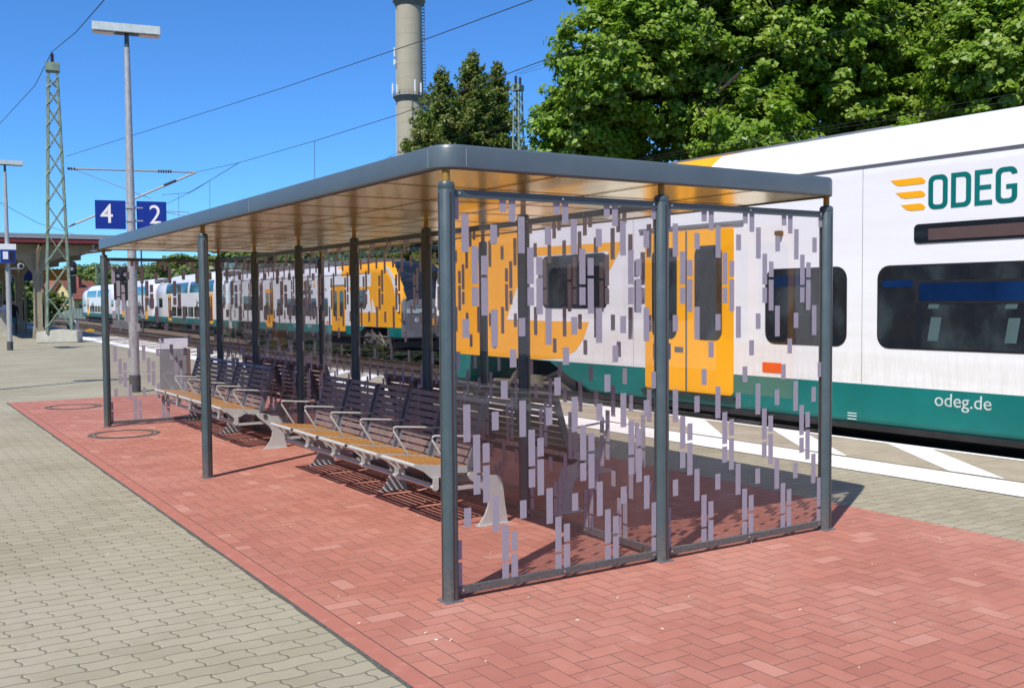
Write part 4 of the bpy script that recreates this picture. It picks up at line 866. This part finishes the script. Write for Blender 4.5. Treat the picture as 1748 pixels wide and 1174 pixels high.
def deck_car(parent, s, L=24.6):
    """double deck car from y=0 back to y=-L"""
    secs = []
    for y, k in ((0, 0), (-2.6, 0), (-3.9, 1), (-L+3.9, 1), (-L+2.6, 0), (-L, 0)):
        h = HALF_D if k else [(x, z if z < 2.3 else 2.3+(z-2.3)*(3.58-2.3)/(3.97-2.3)) for x, z in HALF_D]; secs.append((y, full(h)))
    b = MB(); loft(b, secs, lambda x, y, z: 1 if z < .61 else 0)
    body = b.build('body', [M['twhite'], M['teal']], parent)
    for p_ in body.data.polygons: p_.use_smooth = abs(p_.normal.y) < .6
    X = s*1.42; o = lambda b_, pts, t_, mi=0: b_.prism(pts, 'x', X, X+s*t_, mi)
    # upper deck glass following the curved shoulder
    hx = lambda z: np.interp(z, [p[1] for p in HALF_D], [p[0] for p in HALF_D])
    def up(y0, y1):
        b_ = MB(); zs = [2.50, 2.62, 2.80, 2.95, 3.12, 3.28]; vs = []
        for z in zs: vs += [(s*(hx(z)+.012), y0, z), (s*(hx(z)+.012), y1, z)]
        b_.add(vs, [(2*i, 2*i+1, 2*i+3, 2*i+2) for i in range(len(zs)-1)], 0, True); return b_.build('upper_window', M['upglass'], parent)
    up(-4.1, -11.5); up(-12.3, -L+4.1)
    def win(y0, y1, z0, z1): b_ = MB(); o(b_, rpts(y0, y1, z0, z1, .06), .008); b_.build('window', M['twin'], parent)
    for y0, y1 in ((-.9, -2.3), (-2.6, -3.3), (-L+2.4, -L+.9)): win(y0, y1, 1.38, 2.15)
    for k in range(6):
        y = -6.3-k*2.05
        if y > -L+6: win(y, y-1.75, .72, 1.45)
    for yd in (-4.9, -L+5.5):
        b = MB(); o(b, rpts(yd+.65, yd-.65, .33, 2.40, .05), .018); d_ = b.build('door', M['yel'], parent)
        for y0, y1 in ((yd+.52, yd+.08), (yd-.08, yd-.52)): b = MB(); o(b, rpts(y0, y1, 1.0, 2.2, .08), .024); b.build('door_window', M['twin'], d_)
    b = MB(); n = 20                                                     # bicycle pictogram
    yb = -8.6 if s < 0 else -8.6
    for c_ in (yb+.75, yb-.75):
        vs = []; zc = 1.05
        for k in range(n): a = 2*math.pi*k/n; vs += [(X+s*.010, c_+.50*math.cos(a), zc+.50*math.sin(a)), (X+s*.010, c_+.43*math.cos(a), zc+.43*math.sin(a))]
        b.add(vs, [(2*k, 2*k+1, (2*k+3) % (2*n), (2*k+2) % (2*n)) for k in range(n)])
    for p_, q_ in (((yb+.75, 1.05), (yb+.35, 1.75)), ((yb+.35, 1.75), (yb-.5, 1.75)), ((yb-.5, 1.75), (yb, 1.05)), ((yb, 1.05), (yb+.35, 1.75)), ((yb-.75, 1.05), (yb-.45, 1.95))): b.tube([(X+s*.008, *p_), (X+s*.008, *q_)], .03, 4)
    b.build('bicycle_pictogram', M['black'], body)
    b = MB(); b.box(-1.0, 1.0, -3.0, -.5, 3.5, 3.8); b.box(-1.0, 1.0, -L+.5, -L+3.0, 3.5, 3.8); b.build('roof_equipment', M['tgrey'], parent, .05)
    b = MB(); b.box(-1.2, 1.2, -L+5, -5, -.45, .1); b.build('underframe', M['tdark'], parent)
    bogie(parent, -2.6, s); bogie(parent, -L+2.6, s)
    b = MB(); b.box(-1.05, 1.05, -L-.35, -L, .1, 3.3); b.build('gangway', M['bellow'], parent)
# near train: nose at y=12.35, body runs towards and past the camera
ang = math.atan(.035)
def car_on(builder, lab, nose_xy, tail_xy, s, z, *a):
    """place a car whose front is at nose and whose body runs towards tail; s = side (local x sign) shown"""
    d = Vector((nose_xy[0]-tail_xy[0], nose_xy[1]-tail_xy[1], 0)); rz = math.atan2(-d.x, d.y)
    t = thing('railcar', lab, 'train car', (nose_xy[0], nose_xy[1], z), rz, 'coupled cars of the regional trains'); builder(t, s, *a); return t
cx1 = lambda y: 6.97-.035*y+1.42
car_on(end_car, 'near white railcar with yellow nose and yellow double door right behind the shelter', (cx1(12.45), 12.45), (cx1(-12), -12), -1, 0)
car_on(deck_car, 'double deck railcar following the near one out of frame at the right', (cx1(-12.6), -12.6), (cx1(-37), -37), -1, 0)
zt = -.18
cars = [(34.2, 58.9, end_car, 'far white railcar with yellow nose seen through the middle glass panes'), (59.4, 84.2, deck_car, 'first far double deck railcar with bicycle pictogram behind the second post'), (84.6, 109.4, deck_car, 'second far double deck railcar on the curve behind the lamp post'), (109.8, 134.3, deck_car, 'farthest double deck railcar at the left end of the far train')]
for i, (ya, yb, bl, lab) in enumerate(cars):
    if i == 3: car_on(bl, lab, (tr3(yb), yb), (tr3(ya), ya), -1, zt)
    else: car_on(bl, lab, (tr3(ya), ya), (tr3(yb), yb), 1, zt)
# ---------------------------------------------------------------- foliage
def leaf_quads(P, N, s, asp=1.4):
    n = len(P); t = np.cross(N, rng.normal(size=(n, 3))); t /= np.linalg.norm(t, axis=1, keepdims=True)+1e-9; b = np.cross(N, t); s = s[:, None]
    V = np.stack([P-t*s*asp*.5-b*s*.5*.6, P+t*s*.1-b*s*.55, P+t*s*asp*.5+b*s*.5*.1, P-t*s*.1+b*s*.5], 1).reshape(-1, 3)
    return V, np.arange(n*4).reshape(-1, 4)
def unit(v): return v/(np.linalg.norm(v, axis=1, keepdims=True)+1e-9)
def crown(lobes, nclump, per, cs, ls, fill=.35, droop=0.0):
    """lobes: (x,y,z,rx,ry,rz) ; returns leaf points, normals"""
    L = np.array(lobes, float); w = L[:, 3]*L[:, 5]; w = w/w.sum(); k = rng.choice(len(L), nclump, p=w)
    d = unit(rng.normal(size=(nclump, 3))); r = np.where(rng.random(nclump) < fill, rng.uniform(.3, .85, nclump), rng.uniform(.84, 1.06, nclump))[:, None]
    C_ = L[k, :3]+d*r*L[k, 3:6]
    cr = cs*rng.uniform(.55, 1.35, nclump)
    q = np.repeat(np.arange(nclump), per); off = unit(rng.normal(size=(len(q), 3)))*(rng.random(len(q))**.45)[:, None]*cr[q][:, None]; off[:, 2] *= .62
    P = C_[q]+off; N = unit(d[q]*.7+off/cr[q][:, None]*.8+np.array([0, 0, .75])+rng.normal(size=(len(q), 3))*.55)
    return P, N, ls*rng.uniform(.45, 1.4, len(q))
def limb_mesh(b, base, top, r0, r1, branches, reach, seed):
    rd = random.Random(seed); b.tube([base, base.lerp(top, .35)+Vector((rd.uniform(-.2, .2), rd.uniform(-.2, .2), 0)), top], [r0, (r0+r1)/2, r1], 10)
    for i in range(branches):
        t = .25+.7*i/branches; p = base.lerp(top, t); a = rd.uniform(0, 6.28); l = reach*(1.1-t*.6); e = p+Vector((math.cos(a)*l, math.sin(a)*l, l*.55)); m_ = p.lerp(e, .5)+Vector((0, 0, l*.08)); r = r0*(1-t)*.45+.04
        b.tube([p, m_, e], [r, r*.6, r*.2], 6)
        for j in range(3):
            a2 = a+rd.uniform(-1, 1); e2 = m_+Vector((math.cos(a2)*l*.45, math.sin(a2)*l*.45, l*.35)); b.tube([m_, e2], [r*.5, r*.12], 5)
def leafy_tree(lab, x, y, z0, trunk_h, lobes, nclump, per, cs, ls, mat, group=None, name='leafy_tree', fill=.35):
    t = thing(name, lab, 'tree', (x, y, z0), 0, group); top = max(l[2] for l in lobes)
    b = MB(); limb_mesh(b, Vector((0, 0, 0)), Vector((0, 0, top)), .16+.02*top, .06, 9, max(l[3] for l in lobes)*.9, int(x*7+y)); b.build('trunk', M['bark'], t)
    P, N, s = crown(lobes, nclump, per, cs, ls, fill); V, F = leaf_quads(P, N, s); big_mesh('crown', V, F, mat, t); return t
def lobes_from(pxs, D, x, y, z0):
    out = []
    for u, v, rp in pxs:
        p = at(u, v, D+random.uniform(-2, 2)); r = rp*D/FPX; out.append((p.x-x, p.y-y, p.z-z0, r*1.05, r*1.05, r))
    return out
c_ = at(1180, 480, 50); L_ = lobes_from([(1010, 200, 88), (975, 235, 66), (1060, 110, 105), (1040, 235, 80), (1160, 40, 125), (1150, 190, 120), (1260, 110, 135), (1270, 235, 95), (1100, -60, 120), (1250, -70, 150)], 50, c_.x, c_.y, -1.3)
leafy_tree('big leafy maple filling the sky right of the lattice mast, left of the others', c_.x, c_.y, -1.3, 5, L_, 2400, 74, .60, .20, M['leafA'], 'big maples behind the near train')
c_ = at(1480, 480, 53); L_ = lobes_from([(1400, 60, 120), (1420, 190, 110), (1500, 100, 120), (1520, 210, 75), (1560, 20, 110), (1380, -80, 140), (1540, -90, 130)], 53, c_.x, c_.y, -1.3)
leafy_tree('big leafy maple in the middle above the white train roof', c_.x, c_.y, -1.3, 5, L_, 1800, 74, .64, .21, M['leafA'], 'big maples behind the near train')
c_ = at(1730, 480, 46); L_ = lobes_from([(1690, 110, 95), (1740, 40, 90), (1640, 185, 60), (1720, 185, 70), (1790, 110, 130), (1760, -60, 110), (1660, 20, 60)], 46, c_.x, c_.y, -1.3)
leafy_tree('big leafy maple at the right edge above the train', c_.x, c_.y, -1.3, 5, L_, 1500, 74, .54, .185, M['leafA'], 'big maples behind the near train')
def spruce(lab, u, vtop, D, rb, seed, spread=1.0):
    p = at(u, vtop, D); z0 = -1.3; h = p.z-z0; t = thing('spruce', lab, 'tree', (p.x, p.y, z0), 0, 'spruces beside the chimney'); rd = np.random.default_rng(seed)
    b = MB(); b.tube([(0, 0, 0), (0, 0, h*.6), (0, 0, h)], [.28, .15, .02], 8)
    P = []; N = []; S = []; cP = []; z = h-.15; lv = 0
    while z > 2.0:
        f = (h-z)/h; Rr = rb*(f**.86)*spread; nb = int(5+f*15)
        for k in range(nb):
            a = 2*math.pi*(k+rd.random()*.8)/nb; r = Rr*rd.uniform(.55, 1.45)+.2; up_ = .30 if f < .25 else -.05
            d = np.array([math.cos(a), math.sin(a), 0]); m = max(6, int(r*34)); tt = (np.arange(m)+rd.random(m))/m
            tip = tt*r; zz = z+rd.uniform(-.22, .22)+tip*up_-.22*tip**1.25*.5+(tt**3)*.3
            base = d[None]*tip[:, None]; base[:, 2] = zz
            side = np.array([-d[1], d[0], 0]); w = (.34*(1-tt*.75)*min(1, r/1.5)+.05)
            for rep in range(3):
                pp = base+side[None]*(rd.normal(size=m)*w)[:, None]+np.array([0, 0, 1])*(-abs(rd.normal(size=m))*.22)[:, None]
                P.append(pp); nn = rd.normal(size=(m, 3))*.6+d[None]*.5+np.array([0, 0, .8]); N.append(nn); S.append(rd.uniform(.07, .17, m))
            if r > 1 and k % 4 == 0: b.tube([(0, 0, z), tuple(base[-1]*.8+np.array([0, 0, z])*.2)], [.03, .01], 4)
            if f < .45 and rd.random() < .35: cP.append(base[-1]*rd.uniform(.7, 1.0)*np.array([1, 1, 0])+np.array([0, 0, zz[-1]-.15]))
        z -= .30+.22*f; lv += 1
    b.build('trunk', M['bark'], t)
    V, F = leaf_quads(np.concatenate(P), unit(np.concatenate(N)), np.concatenate(S), 2.0); big_mesh('crown', V, F, M['leafB'], t)
    if cP:
        cb_ = MB()
        for q in cP: cb_.tube([tuple(q), (q[0], q[1], q[2]-.16)], .045, 5)
        cb_.build('cones', M['cone'], t)
    return t
spruce('tallest spruce, centre of the group, between chimney and mast', 806, 92, 70, 6.6, 3)
spruce('left spruce with shorter tip right in front of the chimney', 753, 122, 66, 6.2, 4)
spruce('brownish right spruce hung with cones beside the lattice mast', 849, 106, 73, 4.6, 5)
spruce('low broad spruce tip at the left foot of the group hiding the chimney base', 724, 196, 62, 4.8, 6, 1.15)
# distant trees
protos = []
for i in range(3):
    lob = [(rng.uniform(-2, 2), rng.uniform(-2, 2), rng.uniform(4, 9), rng.uniform(2.2, 3.4), rng.uniform(2.2, 3.4), rng.uniform(2, 3)) for _ in range(7)]
    protos.append(leafy_tree('proto', 0, 0, 0, 3, lob, 230, 34, .95, .46, M['leafC'], 'trees beyond the tracks and the far train', fill=.25))
spots = [(128, 455, 335, 11, 'tree behind the signal right of the green mast'), (150, 460, 330, 13, 'tree left of the far left shelter post'), (175, 452, 340, 14, 'tree just behind the far left shelter post'), (192, 468, 320, 12, 'tree left of the lamp post above the far train'), (228, 458, 250, 14, 'tree directly behind the lamp post'), (250, 456, 200, 14, 'rounded tree right of the lamp post'), (268, 466, 180, 10, 'small tree in the gap above the far train'), (292, 452, 150, 12, 'bushy tree above the bellows of the far train'), (318, 438, 135, 13, 'tall bushy tree left of the second post above the train'), (340, 450, 128, 12, 'tree touching the left side of the second shelter post'), (385, 428, 110, 13, 'tree right of the second post behind the train roof'), (420, 430, 105, 13, 'tree above the train roof behind the second spine post'), (460, 428, 98, 13, 'tree behind the third spine post over the train roof'), (500, 430, 92, 12, 'tree right of the third spine post over the train roof'), (100, 462, 340, 14, 'tree above the yellow house seen inside the mast'), (60, 468, 340, 14, 'dark tree seen between the canopy columns'), (30, 470, 230, 14, 'dark tree seen behind the farther lamp post'), (5, 465, 220, 14, 'dark tree at the left edge under the canopy'), (168, 500, 250, 7, 'lighter shrub-like tree below the wood left of the train tail'), (152, 512, 240, 6, 'lighter bushy tree right of the house'), (80, 500, 110, 5, 'light green young tree between column and mast'), (48, 500, 105, 5.5, 'light green young tree between the two columns'), (25, 505, 100, 5, 'light green bush behind the farther lamp post'), (540, 420, 90, 12, 'tree beyond the fourth spine post'), (600, 418, 85, 12, 'tree glimpsed above the yellow far nose'), (660, 420, 82, 12, 'tree glimpsed above the far windshield'), (185, 500, 200, 8, 'low tree between far train and left shelter post')]
for i, (u, v, D, h, lab) in enumerate(spots):
    o = protos[i] if i < 3 else copy_tree(protos[i % 3]); p = at(u, v, D); s_ = (p.z+1.3)/11.0*1.0; o.location = (p.x, p.y, -1.3); o.scale = (s_*1.05, s_*1.05, s_); o.rotation_euler = (0, 0, i*1.3); o['label'] = lab+' in the distance' if len(lab.split()) < 12 else lab
def shrub_mesh(nclump, per, sx, sz, seed):
    lob = [(rng.uniform(-.6, .6)*sx, rng.uniform(-.6, .6)*sx, rng.uniform(.3, .7)*sz, sx*.6, sx*.6, sz*.45) for _ in range(5)]
    P, N, s = crown(lob, nclump, per, .2, .085, .4); return leaf_quads(P, N, s)
V, F = shrub_mesh(150, 44, .9, .9, 1); sm_ = None
labs = ['leftmost low dark shrub under the far train skirt', 'second low shrub from the left beneath the far train', 'low dark shrub under the far yellow door', 'dark shrub beneath the far car left of the thick spine post', 'dense dark shrub under the far yellow nose', 'dark shrub below the far nose left of the nearest spine post', 'rightmost dark shrub between the far nose and the near train', 'low shrub seen under the near nose', 'low shrub seen through the near bogie opening', 'dark low shrub behind the near wheels']
for i, (x, y) in enumerate(((15.4, 47), (15.4, 43.5), (15.3, 40.5), (15.2, 37.5), (15.1, 34.8), (15.0, 32.3), (14.9, 30.0), (14.8, 27.3), (14.9, 24), (14.9, 20.5))):
    if i == 0: o = big_mesh('shrub', V, F, M['bush'])
    else: o = sm_.copy(); COL.objects.link(o)
    sm_ = sm_ or o; o.location = (x, y, -.8); o.rotation_euler = (0, 0, i*1.1); k_ = .75+.25*math.sin(i*2.1); o.scale = (1.2, 1.2, .42*k_+.12); tag(o, labs[i], 'shrub', 'dark shrubs between the tracks')
# ---------------------------------------------------------------- chimney
C0 = at(700, 160, 250); rz_ = lambda z: 3.35-.0085*(z-50)
ch = thing('industrial_chimney', 'tall round concrete chimney with two galleries and antennas behind the spruces', 'chimney', (C0.x, C0.y, -1.3))
zs_ = [0, 25, 50, 75, 92]; b = MB(); b.lathe([(rz_(z), z+1.3) for z in zs_], 0, 0, 48); b.build('shaft', M['conc'], ch)
for zg in (C0.z-1.0, at(700, 6, 250).z):
    b = MB(); r = rz_(zg); b.lathe([(r, zg+1.3-1.4), (r+.85, zg+1.3-.1), (r+.95, zg+1.3), (r+.95, zg+1.3+.15), (r, zg+1.3+.16)], 0, 0, 40); gl_ = b.build('gallery', M['tgrey'], ch)
    b = MB(); rr_ = r+.9
    for zz in (.65, 1.2): b.tube([(rr_*math.cos(2*math.pi*k/36), rr_*math.sin(2*math.pi*k/36), zg+1.3+zz) for k in range(37)], .05, 5)
    for k in range(24): a = 2*math.pi*k/24; b.tube([(rr_*math.cos(a), rr_*math.sin(a), zg+1.3), (rr_*math.cos(a), rr_*math.sin(a), zg+1.3+1.25)], .05, 4)
    b.build('railing', M['tgrey'], gl_)
rgt = Vector((RT[0], RT[1], 0)); fwd = Vector((-FW[0], -FW[1], 0)).normalized(); zg = C0.z-1.0+1.3
for a_, b_, h_ in ((-1.08, .3, 2.6), (-.8, .9, 1.9), (.42, 1.05, 2.9), (.80, .85, 2.3)):
    q_ = rgt*(a_*3.6)+fwd*(b_*3.6); q_ = q_.normalized()*4.35; m_ = MB(); m_.box(-.16, .16, -.12, .12, .6, .6+h_, 0, Matrix.Translation((q_.x, q_.y, zg))); m_.tube([(q_.x, q_.y, zg), (q_.x, q_.y, zg+.8+h_)], .05, 5); m_.build('antenna', M['signw'], ch)
q_ = (-rgt*1.0+fwd*.15).normalized()*3.75; m_ = MB(); m_.box(-.14, .14, -.12, .12, 0, 2.2, 0, Matrix.Translation((q_.x, q_.y, zg+10))); m_.box(-.18, .18, -.2, .2, -1.6, -.3, 0, Matrix.Translation((q_.x, q_.y, zg+9.6))); m_.build('antenna', M['signw'], ch)
b = MB(); q_ = (rgt*1.0).normalized()
for k in range(95): z = zg-20+k*.8; r = rz_(z-1.3)+.02; b.box(-.35, .35, -.3, .3, 0, .1, 0, Matrix.Translation((q_.x*(r+.3), q_.y*(r+.3), z)))
for dd in (-.3, .3): b.tube([(q_.x*(rz_(20)+.6)+fwd.x*dd, q_.y*(rz_(20)+.6)+fwd.y*dd, 20), (q_.x*(rz_(92)+.6)+fwd.x*dd, q_.y*(rz_(92)+.6)+fwd.y*dd, 90)], .05, 4)
b.build('ladder', M['tgrey'], ch)
q2 = (-rgt).normalized(); b = MB(); b.tube([(q2.x*(rz_(20)+.12), q2.y*(rz_(20)+.12), 10), (q2.x*(rz_(90)+.12), q2.y*(rz_(90)+.12), 88)], .10, 5); b.build('cable_duct', M['lum'], ch)
b = MB(); q3 = (fwd*.98+rgt*.25).normalized(); b.tube([(q3.x*(rz_(20)+.1), q3.y*(rz_(20)+.1), 10), (q3.x*(rz_(50)+.1), q3.y*(rz_(50)+.1), zg)], .12, 5); b.build('cable_duct', M['tgrey'], ch)
# ---------------------------------------------------------------- houses and fence far left
def house(lab, u, D, w, dl, hw, hr, rz, u2=None):
    p = at(u, 520, D); t = thing('house', lab, 'house', (p.x, p.y, -1.5), rz)
    b = MB(); b.prism([(-w/2, 0), (w/2, 0), (w/2, hw), (0, hr), (-w/2, hw)], 'y', -dl/2, dl/2); b.build('wall', M['house'], t)
    b = MB(); k = (hr-hw)/(w/2)
    for sg in (-1, 1): b.prism([(0, hr+.05), (sg*(w/2+.7), hw-.7*k+.05), (sg*(w/2+.7), hw-.7*k+.35), (0, hr+.40)], 'y', -dl/2-.6, dl/2+.6)
    rf = b.build('roof', M['tile'], t)
    b = MB(); b.box(w*.12, w*.12+.9, -1, 0, hr-1.5, hr+1.5); b.build('chimney', M['brick'], rf)
    for x_ in (-w*.22, w*.22):
        for z_ in (hw*.25, hw*.7):
            b = MB(); b.box(x_-.5, x_+.5, -dl/2-.05, -dl/2+.05, z_, z_+1.4); b.build('window', M['hwin'], t)
    b = MB(); b.box(-.5, .5, -dl/2-.05, -dl/2+.05, hw+.4, hw+1.6); b.build('window', M['hwin'], t)
    for y_ in (-dl*.25, dl*.2): b = MB(); b.box(w/2-.05, w/2+.05, y_-.6, y_+.6, hw*.3, hw*.3+1.5); b.build('window', M['hwin'], t)
    return t
house('yellow gabled house with red tiled roof seen through the green mast', 100, 285, 9.5, 10, 5.0, 11.0, R(8))
house('yellow house with broad red roof and brick chimney right of the mast', 132, 270, 8.5, 9, 4.6, 8.8, R(-60))
t = thing('fence', 'pale grey-green fence beyond the tracks behind the mast', 'fence', tuple(at(112, 530, 170).to_2d())+(-1.3,), R(-10))
b = MB()
for k in range(26): b.box(-6+k*.48, -6+k*.48+.4, -.03, .03, .1, 2.0)
b.build('fence_boards', M['fence'], t)
for k in range(7):
    b = MB(); b.box(-6.05+k*2.05, -5.95+k*2.05, .03, .13, 0, 2.1); b.build('fence_post', M['fence'], t)

# ---------------------------------------------------------------- outside the frame: building and wood added for reflections, and a lamp post
st_ = thing('reflection_building', 'added brown brick building with long low canopy, out of frame, for the glass to reflect', 'building', (-12.0, 30, 0))
b = MB(); b.box(-9, -4.5, -30, 36, -1.3, 8.5); b.build('wall', M['brick'], st_)
b = MB(); b.box(-4.5, 0, -24, 36, 3.42, 3.52); b.build('canopy_roof', M['crimson'], st_)
b = MB(); b.box(-4.5, .04, -24.05, 36.05, 3.53, 3.62); b.box(.005, .045, -24.05, 36.05, 3.45, 3.62); b.build('canopy_edge', M['signw'], st_)
for k in range(9):
    b = MB(); b.box(-4.55, -4.45, -22+k*6.5, -20+k*6.5, .8, 2.9); b.build('window', M['hwin'], st_)
    b = MB(); b.tube([(-.4, -22+k*6.5, -1.3), (-.4, -22+k*6.5, 3.42)], .09, 8); b.build('canopy_post', M['cream'], st_)
wl_ = []
for k in range(26):
    a = R(100+k*6.6); D = 38+24*random.random(); x, y = CAM[0]+D*math.cos(a), CAM[1]+D*math.sin(a)
    if y > 0 and x > -25: continue
    for j in range(3): wl_.append((x+random.uniform(-3, 3), y+random.uniform(-3, 3), random.uniform(3, 9), 4, 4, 3.6))
P, N, S_ = crown(wl_, 1500, 30, 1.3, .7, .3); V, F = leaf_quads(P, N, S_); wo_ = big_mesh('reflection_wood', V, F, M['leafC']); wo_['kind'] = 'stuff'  # unseen wood added to cover the bright horizon in reflections
l3 = copy_tree(l1)
for ch in [c for c in l3.children if c.name.startswith('clamp')]: bpy.data.objects.remove(ch)
l3.location = (-2.54, 15.02, 0); l3['label'] = 'lamp post just outside the left edge casting a long thin shadow'
